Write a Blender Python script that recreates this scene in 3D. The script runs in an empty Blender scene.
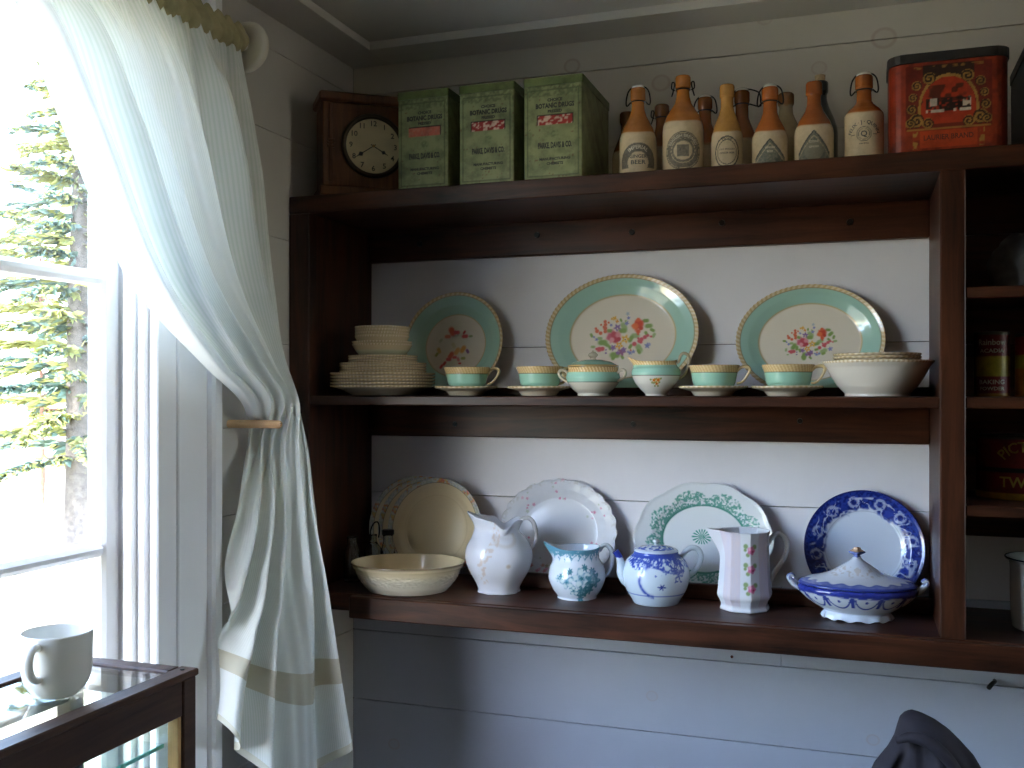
import bpy, bmesh, math, random
import numpy as np
from mathutils import Vector, Matrix

random.seed(7)
rng = np.random.default_rng(11)
SC = bpy.context.scene
COL = SC.collection
PI = math.pi
R3 = math.radians

# ------------------------------------------------------------------ camera
CAM = np.array([1.131, -2.105, 1.5])
YAW = math.atan(0.349)
FPX, HOR = 1000.0, 390.0
FW = np.array([-math.sin(YAW), math.cos(YAW)])
RT = np.array([math.cos(YAW), math.sin(YAW)])
cd = bpy.data.cameras.new('camera')
cam = bpy.data.objects.new('camera', cd)
COL.objects.link(cam)
cam.location = CAM
cam.rotation_euler = (PI / 2, 0, YAW)
cd.sensor_fit = 'HORIZONTAL'
cd.sensor_width = 36.0
cd.lens = 36.0 * FPX / 1024.0
cd.shift_y = (HOR - 384.0) / 1024.0
cd.clip_start = 0.02
cd.clip_end = 500
SC.camera = cam

# ------------------------------------------------------------------ sky, sun, exposure
w = bpy.data.worlds.new('sky')
SC.world = w
w.use_nodes = True
wn = w.node_tree
wn.nodes.clear()
wo = wn.nodes.new('ShaderNodeOutputWorld')
wb = wn.nodes.new('ShaderNodeBackground')
sk = wn.nodes.new('ShaderNodeTexSky')
sk.sky_type = 'NISHITA'
sk.sun_disc = False
sk.sun_elevation = R3(48)
sk.sun_rotation = R3(174)
sk.air_density = 1.0
sk.dust_density = 1.2
wn.links.new(sk.outputs[0], wb.inputs[0])
wn.links.new(wb.outputs[0], wo.inputs[0])
wb.inputs[1].default_value = 1.0

sl = bpy.data.lights.new('sun', 'SUN')
sl.energy = 4.0
sl.angle = R3(0.6)
sl.color = (1.0, 0.93, 0.80)
so = bpy.data.objects.new('sun', sl)
COL.objects.link(so)
sdir = Vector((0.08, -0.75, 0.90)).normalized()      # towards the sun: over the roof, behind the camera
so.rotation_euler = sdir.to_track_quat('Z', 'Y').to_euler()

SC.view_settings.view_transform = 'Standard'
SC.view_settings.look = 'None'
SC.view_settings.gamma = 1.0
SC.view_settings.use_curve_mapping = False
SC.view_settings.exposure = 2.05
SC.cycles.use_denoising = True
SC.cycles.max_bounces = 10
SC.cycles.diffuse_bounces = 6
SC.cycles.transparent_max_bounces = 16
SC.cycles.sample_clamp_indirect = 6.0
SC.cycles.caustics_reflective = False
SC.cycles.caustics_refractive = False

# ------------------------------------------------------------------ helpers
def ray(px):
    u = (px - 512.0) / FPX
    return FW + u * RT
def on_y(px, py, Y):
    d = ray(px); t = (Y - CAM[1]) / d[1]
    return CAM[0] + t * d[0], Y, CAM[2] + t * (HOR - py) / FPX
def on_x(px, py, X):
    d = ray(px); t = (X - CAM[0]) / d[0]
    return X, CAM[1] + t * d[1], CAM[2] + t * (HOR - py) / FPX
def on_z(px, py, Z):
    t = (Z - CAM[2]) * FPX / (HOR - py); d = ray(px)
    return CAM[0] + t * d[0], CAM[1] + t * d[1], Z
def X_at(px, Y): return on_y(px, HOR, Y)[0]
def facing(x, y):                     # heading from a spot towards the camera
    return math.atan2(CAM[1] - y, CAM[0] - x)

def lin(c):
    c = np.asarray(c, float) / 255.0
    return np.where(c <= 0.04045, c / 12.92, ((c + 0.055) / 1.055) ** 2.4)
def rgb(r, g, b): return tuple(lin((r, g, b))) + (1.0,)

def props(o, label=None, cat=None, group=None, kind=None):
    if label: o['label'] = label
    if cat: o['category'] = cat
    if group: o['group'] = group
    if kind: o['kind'] = kind
    return o
def thing(name, label, cat, loc=(0, 0, 0), rz=0, group=None):
    o = bpy.data.objects.new(name, None)
    COL.objects.link(o)
    o.location = loc
    o.rotation_euler = (0, 0, rz)
    o.empty_display_size = 0.02
    return props(o, label, cat, group)
def mesh(name, V, F, mat, parent=None, smooth=True, col=None, uv=None):
    me = bpy.data.meshes.new(name)
    V = np.asarray(V, float)
    me.from_pydata(V.tolist(), [], F if isinstance(F, list) else F.tolist())
    if smooth:
        me.polygons.foreach_set('use_smooth', [True] * len(me.polygons))
    if col is not None:
        at = me.color_attributes.new('Col', 'FLOAT_COLOR', 'POINT')
        c4 = np.ones((len(V), 4)); c4[:, :3] = np.clip(col, 0, 1)
        at.data.foreach_set('color', c4.ravel())
    if uv is not None:
        ul = me.uv_layers.new(name='UVMap')
        vi = np.empty(len(me.loops), int); me.loops.foreach_get('vertex_index', vi)
        ul.data.foreach_set('uv', np.asarray(uv)[vi].ravel())
    me.materials.append(mat)
    me.update()
    o = bpy.data.objects.new(name, me)
    COL.objects.link(o)
    if parent is not None: o.parent = parent
    return o
def join(parts):
    VV, FF, n = [], [], 0
    for V, F in parts:
        V = np.asarray(V, float)
        VV.append(V); FF += [[i + n for i in f] for f in (F if isinstance(F, list) else F.tolist())]
        n += len(V)
    return np.vstack(VV), FF
def box(x0, x1, y0, y1, z0, z1, ch=0.0):
    """box with chamfered edges"""
    bm = bmesh.new()
    bmesh.ops.create_cube(bm, size=1.0)
    for v in bm.verts:
        v.co = Vector(((x0 + x1) / 2 + v.co.x * (x1 - x0), (y0 + y1) / 2 + v.co.y * (y1 - y0), (z0 + z1) / 2 + v.co.z * (z1 - z0)))
    if ch > 0:
        bmesh.ops.bevel(bm, geom=list(bm.edges), offset=ch, segments=1, affect='EDGES')
    bm.verts.index_update()
    V = [tuple(v.co) for v in bm.verts]
    F = [[v.index for v in f.verts] for f in bm.faces]
    bm.free()
    return V, F
def bx(name, mat, parent, x0, x1, y0, y1, z0, z1, ch=0.0015):
    V, F = box(x0, x1, y0, y1, z0, z1, ch)
    return mesh(name, V, F, mat, parent, smooth=False)

def resample(pts, step=None, smooth=True, n=None):
    P = np.asarray(pts, float)
    if smooth:
        Q = np.vstack([2 * P[0] - P[1], P, 2 * P[-1] - P[-2]])
        out = []
        for i in range(1, len(Q) - 2):
            p0, p1, p2, p3 = Q[i - 1], Q[i], Q[i + 1], Q[i + 2]
            t = np.linspace(0, 1, 12, endpoint=False)[:, None]
            m1 = (p2 - p0) / 2; m2 = (p3 - p1) / 2
            out.append((2 * t**3 - 3 * t**2 + 1) * p1 + (t**3 - 2 * t**2 + t) * m1 + (-2 * t**3 + 3 * t**2) * p2 + (t**3 - t**2) * m2)
        P = np.vstack(out + [P[-1:]])
    L = np.concatenate([[0], np.cumsum(np.linalg.norm(np.diff(P, axis=0), axis=1))])
    if n is None: n = max(3, int(L[-1] / step) + 1)
    s = np.linspace(0, L[-1], n)
    return np.stack([np.interp(s, L, P[:, k]) for k in range(P.shape[1])], 1)

def lathe(prof, n=64, shape=None, paint=None):
    """prof: (r, z) from outside bottom, up, over the rim, down inside. shape(x,y,z,th,r,t) -> x,y,z ; paint(x,y,z,th,r,t) -> sRGB 0..255"""
    P = np.asarray(prof, float); m = len(P)
    th = np.linspace(0, 2 * PI, n, endpoint=False)
    Rr = np.maximum(P[:, 0:1], 1e-5) * np.ones((1, n)); Zz = P[:, 1:2] * np.ones((1, n))
    TH = np.ones((m, 1)) * th[None]; T = np.linspace(0, 1, m)[:, None] * np.ones((1, n))
    x, y, z = Rr * np.cos(TH), Rr * np.sin(TH), Zz
    if shape: x, y, z = shape(x, y, z, TH, Rr, T)
    V = np.stack([x, y, z], -1).reshape(-1, 3)
    i = np.arange(m - 1)[:, None] * n; j = np.arange(n)[None]; j2 = (j + 1) % n
    F = np.stack([i + j, i + j2, i + n + j2, i + n + j], -1).reshape(-1, 4)
    c = None
    if paint: c = lin(np.asarray(paint(x, y, z, TH, Rr, T)).reshape(-1, 3))
    return V, F, c

def rim_t(P): return np.argmax(np.asarray(P)[:, 1]) / (len(P) - 1.0)

def tube(pts, rad, n=10, up=(0, 1, 0), flat=1.0, cap=True):
    P = np.asarray(pts, float); m = len(P)
    rad = np.interp(np.linspace(0, 1, m), np.linspace(0, 1, len(rad)), rad) if hasattr(rad, '__len__') else np.full(m, rad)
    T = np.gradient(P, axis=0); T /= np.linalg.norm(T, axis=1)[:, None] + 1e-12
    up = np.asarray(up, float)
    A = np.cross(T, up)
    bad = np.linalg.norm(A, axis=1) < 1e-3
    A[bad] = np.cross(T[bad], (0.3, 0.2, 0.93))
    A /= np.linalg.norm(A, axis=1)[:, None]
    B = np.cross(A, T)
    th = np.linspace(0, 2 * PI, n, endpoint=False)
    V = (P[:, None] + rad[:, None, None] * (np.cos(th)[None, :, None] * A[:, None] + flat * np.sin(th)[None, :, None] * B[:, None])).reshape(-1, 3)
    F = []
    for i in range(m - 1):
        for j in range(n):
            k = (j + 1) % n
            F.append([i * n + j, i * n + k, i * n + n + k, i * n + n + j])
    if cap:
        F.append(list(range(n))); F.append([(m - 1) * n + j for j in range(n)][::-1])
    return V, F

def h2(ix, iy, s):
    v = np.sin(ix * 127.1 + iy * 311.7 + s * 74.7) * 43758.5453
    return v - np.floor(v)
def vn(x, y, s=0):
    ix, iy = np.floor(x), np.floor(y); fx, fy = x - ix, y - iy
    fx = fx * fx * (3 - 2 * fx); fy = fy * fy * (3 - 2 * fy)
    return (h2(ix, iy, s) * (1 - fx) + h2(ix + 1, iy, s) * fx) * (1 - fy) + (h2(ix, iy + 1, s) * (1 - fx) + h2(ix + 1, iy + 1, s) * fx) * fy
def ss(a, b, x):
    t = np.clip((x - a) / (b - a), 0, 1)
    return t * t * (3 - 2 * t)
def over(base, c, m):
    return base * (1 - m[..., None]) + np.asarray(c, float) * m[..., None]
def full(x, c): return np.ones(x.shape + (3,)) * np.asarray(c, float)
def splat(base, x, y, spots, soft=0.35):
    """spots: (cx, cy, r, colour [, petals])"""
    for sp in spots:
        dx, dy = x - sp[0], y - sp[1]
        d = np.hypot(dx, dy); r = sp[2]
        if len(sp) > 4:
            r = r * (0.78 + 0.22 * np.cos(sp[4] * np.arctan2(dy, dx) + sp[0] * 900))
        m = 1 - ss(1 - soft, 1.0, d / r)
        base = over(base, sp[3], m)
    return base

# ------------------------------------------------------------------ materials
MATS = {}
def nodes(name):
    m = bpy.data.materials.new(name); m.use_nodes = True
    nt = m.node_tree; p = nt.nodes['Principled BSDF']
    MATS[name] = m
    return m, nt, p
def N(nt, typ, **kw):
    n = nt.nodes.new(typ)
    for k, v in kw.items():
        if k == 'op': n.operation = v
        elif k == 'ins':
            for a, b in v.items(): n.inputs[a].default_value = b
        else: setattr(n, k, v)
    return n
def plain(name, c, rough=0.5, metal=0.0, coat=0.0, var=0.0, scale=30.0, spec=0.5, bump=0.0):
    m, nt, p = nodes(name)
    p.inputs['Roughness'].default_value = rough
    p.inputs['Metallic'].default_value = metal
    p.inputs['Coat Weight'].default_value = coat
    p.inputs['Coat Roughness'].default_value = 0.06
    p.inputs['Specular IOR Level'].default_value = spec
    tc = N(nt, 'ShaderNodeTexCoord'); nz = N(nt, 'ShaderNodeTexNoise', ins={'Scale': scale, 'Detail': 5.0})
    nt.links.new(tc.outputs['Object'], nz.inputs['Vector'])
    rp = N(nt, 'ShaderNodeValToRGB')
    c = np.array(c[:3])
    rp.color_ramp.elements[0].color = tuple(np.clip(c * (1 - var), 0, 1)) + (1,)
    rp.color_ramp.elements[1].color = tuple(np.clip(c * (1 + var), 0, 1)) + (1,)
    rp.color_ramp.elements[0].position = 0.3; rp.color_ramp.elements[1].position = 0.7
    nt.links.new(nz.outputs[0], rp.inputs[0]); nt.links.new(rp.outputs[0], p.inputs['Base Color'])
    if bump:
        b = N(nt, 'ShaderNodeBump', ins={'Strength': bump, 'Distance': 0.002})
        nt.links.new(nz.outputs[0], b.inputs['Height']); nt.links.new(b.outputs[0], p.inputs['Normal'])
    return m
def painted(name, rough=0.14, coat=0.0, spec=0.5, grime=0.0, scale=40.0):
    m, nt, p = nodes(name)
    a = N(nt, 'ShaderNodeAttribute', attribute_name='Col')
    p.inputs['Roughness'].default_value = rough
    p.inputs['Coat Weight'].default_value = coat
    p.inputs['Specular IOR Level'].default_value = spec
    if grime:
        tc = N(nt, 'ShaderNodeTexCoord'); nz = N(nt, 'ShaderNodeTexNoise', ins={'Scale': scale, 'Detail': 6.0, 'Roughness': 0.7})
        nt.links.new(tc.outputs['Object'], nz.inputs['Vector'])
        rp = N(nt, 'ShaderNodeValToRGB')
        rp.color_ramp.elements[0].position = 0.32; rp.color_ramp.elements[0].color = (1 - grime,) * 3 + (1,)
        rp.color_ramp.elements[1].position = 0.55; rp.color_ramp.elements[1].color = (1, 1, 1, 1)
        mx = N(nt, 'ShaderNodeMixRGB', blend_type='MULTIPLY', ins={0: 1.0})
        nt.links.new(nz.outputs[0], rp.inputs[0]); nt.links.new(a.outputs[0], mx.inputs[1]); nt.links.new(rp.outputs[0], mx.inputs[2])
        nt.links.new(mx.outputs[0], p.inputs['Base Color'])
    else:
        nt.links.new(a.outputs[0], p.inputs['Base Color'])
    return m
def wood(name, dark, light, axis='X', rough=0.42, scale=1.0, coat=0.05):
    m, nt, p = nodes(name)
    tc = N(nt, 'ShaderNodeTexCoord')
    mp = N(nt, 'ShaderNodeMapping')
    st = {'X': (1.2, 14, 14), 'Y': (14, 1.2, 14), 'Z': (14, 14, 1.2)}[axis]
    mp.inputs['Scale'].default_value = tuple(v * scale for v in st)
    nz = N(nt, 'ShaderNodeTexNoise', ins={'Scale': 3.0, 'Detail': 8.0, 'Roughness': 0.65, 'Distortion': 0.6})
    big = N(nt, 'ShaderNodeTexNoise', ins={'Scale': 3.5, 'Detail': 3.0})
    nt.links.new(tc.outputs['Object'], mp.inputs[0]); nt.links.new(mp.outputs[0], nz.inputs['Vector'])
    nt.links.new(tc.outputs['Object'], big.inputs['Vector'])
    ad = N(nt, 'ShaderNodeMath', op='ADD'); ml = N(nt, 'ShaderNodeMath', op='MULTIPLY', ins={1: 0.6})
    sb = N(nt, 'ShaderNodeMath', op='SUBTRACT', ins={1: 0.3})
    nt.links.new(big.outputs[0], ml.inputs[0]); nt.links.new(ml.outputs[0], sb.inputs[0])
    nt.links.new(nz.outputs[0], ad.inputs[0]); nt.links.new(sb.outputs[0], ad.inputs[1])
    rp = N(nt, 'ShaderNodeValToRGB')
    rp.color_ramp.elements[0].position = 0.30; rp.color_ramp.elements[0].color = dark
    rp.color_ramp.elements[1].position = 0.72; rp.color_ramp.elements[1].color = light
    nt.links.new(ad.outputs[0], rp.inputs[0]); nt.links.new(rp.outputs[0], p.inputs['Base Color'])
    bp = N(nt, 'ShaderNodeBump', ins={'Strength': 0.25, 'Distance': 0.001})
    nt.links.new(nz.outputs[0], bp.inputs['Height']); nt.links.new(bp.outputs[0], p.inputs['Normal'])
    p.inputs['Roughness'].default_value = rough
    p.inputs['Coat Weight'].default_value = coat; p.inputs['Coat Roughness'].default_value = 0.3; p.inputs['Specular IOR Level'].default_value = 0.25
    return m
def thin_glass(name, tint, refl=1.0):
    m = bpy.data.materials.new(name); m.use_nodes = True; nt = m.node_tree; nt.nodes.clear()
    o = N(nt, 'ShaderNodeOutputMaterial'); mx = N(nt, 'ShaderNodeMixShader')
    tr = N(nt, 'ShaderNodeBsdfTransparent'); tr.inputs[0].default_value = tint
    gl = N(nt, 'ShaderNodeBsdfGlossy'); gl.inputs['Roughness'].default_value = 0.02
    fr = N(nt, 'ShaderNodeLayerWeight', ins={'Blend': 0.5}); pw_ = N(nt, 'ShaderNodeMath', op='POWER', ins={1: 5.0})      # Schlick reflectance of one face
    ml = N(nt, 'ShaderNodeMath', op='MULTIPLY_ADD', ins={1: 0.96 * refl, 2: 0.04 * refl})
    nt.links.new(fr.outputs['Facing'], pw_.inputs[0]); nt.links.new(pw_.outputs[0], ml.inputs[0]); nt.links.new(ml.outputs[0], mx.inputs[0])
    nt.links.new(tr.outputs[0], mx.inputs[1]); nt.links.new(gl.outputs[0], mx.inputs[2]); nt.links.new(mx.outputs[0], o.inputs[0])
    MATS[name] = m
    return m
def wall_paint(name, c, knots=(), plane='XZ'):
    """old satin paint on boards, with resin rings bleeding through at the knots"""
    m, nt, p = nodes(name)
    geo = N(nt, 'ShaderNodeNewGeometry')
    nz = N(nt, 'ShaderNodeTexNoise', ins={'Scale': 2.2, 'Detail': 6.0, 'Roughness': 0.6})
    nt.links.new(geo.outputs['Position'], nz.inputs['Vector'])
    rp = N(nt, 'ShaderNodeValToRGB')
    c = np.array(c[:3])
    rp.color_ramp.elements[0].color = tuple(c * 0.90) + (1,); rp.color_ramp.elements[0].position = 0.3
    rp.color_ramp.elements[1].color = tuple(np.clip(c * 1.04, 0, 1)) + (1,); rp.color_ramp.elements[1].position = 0.7
    nt.links.new(nz.outputs[0], rp.inputs[0])
    cur = rp.outputs[0]
    for (kx, kz, kr, ks) in knots:
        d = N(nt, 'ShaderNodeVectorMath', op='SUBTRACT'); d.inputs[1].default_value = (kx, 0, kz)
        nt.links.new(geo.outputs['Position'], d.inputs[0])
        s = N(nt, 'ShaderNodeVectorMath', op='MULTIPLY'); s.inputs[1].default_value = (1, 0, 1.15)
        nt.links.new(d.outputs[0], s.inputs[0])
        ln = N(nt, 'ShaderNodeVectorMath', op='LENGTH'); nt.links.new(s.outputs[0], ln.inputs[0])
        mr = N(nt, 'ShaderNodeMath', op='DIVIDE', ins={1: kr}); nt.links.new(ln.outputs['Value'], mr.inputs[0])
        cr = N(nt, 'ShaderNodeValToRGB'); e = cr.color_ramp.elements
        e[0].position = 0.0; e[0].color = (0.25 * ks,) * 3 + (1,)
        e[1].position = 1.0; e[1].color = (0, 0, 0, 1)
        for pos, v in ((0.6, 0.2), (0.8, 1.0), (0.9, 0.7)):
            q = e.new(pos); q.color = (v * ks,) * 3 + (1,)
        nt.links.new(mr.outputs[0], cr.inputs[0])
        mx = N(nt, 'ShaderNodeMixRGB'); mx.inputs[2].default_value = (0.42, 0.26, 0.20, 1)
        nt.links.new(cr.outputs[0], mx.inputs[0]); nt.links.new(cur, mx.inputs[1]); cur = mx.outputs[0]
    nt.links.new(cur, p.inputs['Base Color'])
    fine = N(nt, 'ShaderNodeTexNoise', ins={'Scale': 60.0, 'Detail': 3.0}); nt.links.new(geo.outputs['Position'], fine.inputs['Vector'])
    b = N(nt, 'ShaderNodeBump', ins={'Strength': 0.12, 'Distance': 0.001}); nt.links.new(fine.outputs[0], b.inputs['Height'])
    nt.links.new(b.outputs[0], p.inputs['Normal'])
    p.inputs['Roughness'].default_value = 0.5
    return m

_k = lambda px, py, r, s: (on_y(px, py, 0)[0], on_y(px, py, 0)[2], r, s)
KNOTS = [_k(572, 66, .020, .45), _k(661, 83, .022, .4), _k(884, 38, .026, .4), _k(819, 68, .017, .3),
                                                     _k(652, 696, .014, .25), _k(394, 744, .016, .3), _k(873, 740, .014, .3), _k(765, 18, .018, .25)]
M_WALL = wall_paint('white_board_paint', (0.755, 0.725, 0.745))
M_WALLU = wall_paint('cream_board_tone', (0.72, 0.675, 0.59), [k for k in KNOTS if k[1] > 1.9])  # boards above the shelves, a warmer tone than those behind them
M_WALLL = wall_paint('dimmed_cream_board_paint', (0.58, 0.55, 0.50))  # board paint darkened to stand in for shade on the window wall
M_WALLD = wall_paint('blue_grey_board_tone', (0.47, 0.49, 0.57), [k for k in KNOTS if k[1] < 1.2])  # boards below the shelves, darker and bluer than those behind them
M_SEAM = plain('dark_seam_wood', (0.10, 0.085, 0.07), 0.9, var=0.3)  # dark backing wood seen through the gaps between planks
M_TRIM = plain('white_gloss_trim', (0.91, 0.905, 0.91), 0.35, var=0.03, scale=6)
M_PANEL = wood('brown_panelling', rgb(96, 74, 56), rgb(134, 108, 84), 'Z')
M_CEIL = plain('ceiling_paint', (0.66, 0.635, 0.58), 0.6, var=0.03, scale=3)
M_FLOOR = wood('floor_boards', rgb(70, 50, 36), rgb(120, 92, 66), 'Y')
DK, LT = (0.0070, 0.0024, 0.0013, 1), (0.086, 0.0265, 0.0112, 1)
M_WX = wood('dark_stained_wood_x', DK, LT, 'X')
M_WZ = wood('dark_stained_wood_z', DK, LT, 'Z')
M_WY = wood('dark_stained_wood_y', DK, LT, 'Y')
M_CASE = wood('case_wood', (0.024, 0.011, 0.006, 1), (0.085, 0.042, 0.024, 1), 'Y', rough=0.5)
M_CASEIN = plain('raw_pine_edge', rgb(190, 150, 100), 0.6, var=0.15)
M_CLOCK = wood('clock_oak', (0.050, 0.018, 0.007, 1), (0.17, 0.066, 0.024, 1), 'Z', rough=0.4, scale=2.0)
M_PEG = wood('pine_peg', rgb(205, 160, 115), rgb(232, 195, 150), 'X', rough=0.5, scale=3.0, coat=0)
M_GLASS = thin_glass('window_glass', (0.985, 0.98, 0.985, 1))
M_CGLASS = thin_glass('case_glass', (0.93, 0.97, 0.95, 1), 1.2)
M_GEDGE = plain('green_glass_edge', rgb(120, 205, 185), 0.1, spec=0.8)
M_CER = painted('glazed_painted_china', 0.10, coat=0.3)
M_STONE = painted('glazed_stoneware', 0.22, coat=0.2, grime=0.25, scale=25)
M_TIN = painted('printed_tin', 0.42, spec=0.4, grime=0.45, scale=32)
M_IRON = plain('black_wire', (0.012, 0.011, 0.010), 0.45, metal=0.7)
M_BRASS = plain('aged_brass', (0.30, 0.19, 0.07), 0.35, metal=0.9, var=0.3)
M_INK = plain('dark_print_ink', (0.020, 0.022, 0.018), 0.6)
M_INKB = plain('blue_black_print_ink', (0.030, 0.034, 0.040), 0.5)
M_GOLDINK = plain('gold_print_ink', rgb(170, 140, 60), 0.5)
M_PALEINK = plain('pale_print_ink', rgb(190, 180, 160), 0.6)
M_REDINK = plain('dark_red_print_ink', (0.10, 0.018, 0.01), 0.6)
M_CORK = plain('cork', rgb(190, 160, 125), 0.8, var=0.25, scale=200)
M_PORC = plain('white_porcelain', rgb(225, 222, 212), 0.2, coat=0.3)
M_ENAM = plain('white_enamel', rgb(200, 200, 198), 0.2, coat=0.3)
M_NAVY = plain('navy_enamel', (0.02, 0.025, 0.05), 0.25)
M_ROD = plain('cream_rod', rgb(225, 220, 205), 0.4)
M_JACKET = plain('dark_plum_jacket_cloth', (0.022, 0.017, 0.024), 0.85, var=0.2, scale=60, bump=0.3)
M_GREYCLOTH = plain('grey_cloth', (0.09, 0.09, 0.09), 0.9, var=0.3, scale=50, bump=0.4)
M_DARKTIN = plain('blackened_tin', (0.018, 0.016, 0.014), 0.5, var=0.4, scale=40)

def text(s, size, mat, parent, fn, sx=1.0, name='lettering', bold=0.018):
    """flat print: the letters' outline filled and laid on a surface by fn(u, v)"""
    cu = bpy.data.curves.new(name, 'FONT'); cu.body = s; cu.size = size; cu.align_x = 'CENTER'; cu.align_y = 'CENTER'; cu.resolution_u = 2; cu.offset = size * bold
    ob = bpy.data.objects.new(name, cu)
    me = bpy.data.meshes.new_from_object(ob)
    bpy.data.objects.remove(ob); bpy.data.curves.remove(cu)
    for v in me.vertices:
        v.co = fn(v.co.x * sx, v.co.y)
    me.materials.clear(); me.materials.append(mat)
    o = bpy.data.objects.new(name, me); COL.objects.link(o); o.parent = parent
    return o
def arc(fn, R):                      # bend a line of print round an arc of radius R
    return lambda u, v: fn(math.sin(u / R) * (R + v), math.cos(u / R) * (R + v))

def dup(root, label, loc=None, rz=None, group=None):
    r = root.copy(); COL.objects.link(r)
    if loc is not None: r.location = loc
    if rz is not None: r.rotation_euler = (root.rotation_euler[0], root.rotation_euler[1], rz)
    r['label'] = label
    if group: r['group'] = group
    for ch in list(root.children):
        c = ch.copy(); COL.objects.link(c); c.parent = r
        for g in list(ch.children):
            d = g.copy(); COL.objects.link(d); d.parent = c
    return r

# ------------------------------------------------------------------ the room
E0 = CAM[2]
WX1, WY1, ZC = 4.2, -4.2, E0 + 0.775          # right wall, wall behind the camera, ceiling
OY0, OY1, OZ0, OZ1 = -1.745, -0.725, E0 - 0.71, E0 + 0.637     # window opening in the left wall
BY0, BY1 = -1.06, -0.20                                        # unseen window added in the right wall to fill casing and curtain

def struct(name, V, F, mat, label, parent=None, smooth=False):
    o = mesh(name, V, F, mat, parent, smooth)
    o['kind'] = 'structure'; o['label'] = label
    return o
V, F = box(-0.12, WX1 + 0.12, WY1 - 0.12, 0.12, -0.12, 0.0)
struct('floor', V, F, M_FLOOR, 'worn brown board floor of the room')
V, F = box(-0.12, WX1 + 0.12, WY1 - 0.12, 0.12, ZC, ZC + 0.25)
struct('ceiling', V, F, M_CEIL, 'plain grey white painted ceiling')
V, F = box(-0.12, WX1 + 0.12, 0.012, 0.12, 0, ZC)
wall_back = struct('wall_back', V, F, M_SEAM, 'white painted board wall behind the wooden shelves')
V, F = join([box(-0.12, -0.012, OY1, 0.012, 0, ZC), box(-0.12, -0.012, WY1, OY0, 0, ZC),
             box(-0.12, -0.012, OY0, OY1, 0, OZ0), box(-0.12, -0.012, OY0, OY1, OZ1, ZC)])
wall_left = struct('wall_left', V, F, M_SEAM, 'white painted board wall with the bright window')
V, F = join([box(WX1, WX1 + 0.12, BY1, 0.012, 0, ZC), box(WX1, WX1 + 0.12, WY1, BY0, 0, ZC), box(WX1, WX1 + 0.12, BY0, BY1, 0, OZ0), box(WX1, WX1 + 0.12, BY0, BY1, OZ1, ZC)])
struct('wall_right', V, F, M_PANEL, 'brown panelled wall at the far right side')
V, F = box(-0.012, WX1, WY1 - 0.12, WY1, 0, ZC)
struct('wall_front', V, F, M_PANEL, 'brown panelled wall behind the viewer')

seams = [ZC, 0.6925 + E0, 0.525 + E0, 0.312 + E0, 0.095 + E0, -0.072 + E0, -0.2375 + E0, -0.402 + E0, -0.5635 + E0, -0.7265 + E0,
         -0.90 + E0, -1.07 + E0, -1.24 + E0, -1.40 + E0, 0.0]
XJ = X_at(781, 0)
for k in range(len(seams) - 1):
    z1, z0 = seams[k], seams[k + 1]
    cuts = [0.0, XJ if k == 7 else [2.6, 3.1, 2.2][k % 3], WX1]
    for a, b in zip(cuts[:-1], cuts[1:]):
        g = 0.0018
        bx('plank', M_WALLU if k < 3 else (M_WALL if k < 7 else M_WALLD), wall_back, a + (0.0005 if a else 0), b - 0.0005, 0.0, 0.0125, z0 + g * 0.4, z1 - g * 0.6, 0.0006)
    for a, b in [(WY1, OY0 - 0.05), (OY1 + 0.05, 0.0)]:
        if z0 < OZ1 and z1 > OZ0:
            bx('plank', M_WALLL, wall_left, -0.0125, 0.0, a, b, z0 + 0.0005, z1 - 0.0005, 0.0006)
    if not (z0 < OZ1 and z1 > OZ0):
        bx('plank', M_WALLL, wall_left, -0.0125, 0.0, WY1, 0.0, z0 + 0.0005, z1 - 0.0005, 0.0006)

# flat crown boards against the ceiling
ZT = E0 + 0.757
for i, (x0, x1, y0, y1) in enumerate([(0.0, 0.098, WY1, 0.0), (0.098, WX1, -0.108, 0.0)]):
    V, F = box(x0, x1, y0, y1, ZT, ZC, 0.001)
    struct('trim_%d' % (i + 1), V, F, M_CEIL, ['flat ceiling board running along the window wall', 'flat ceiling board running above the back wall'][i])

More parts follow.
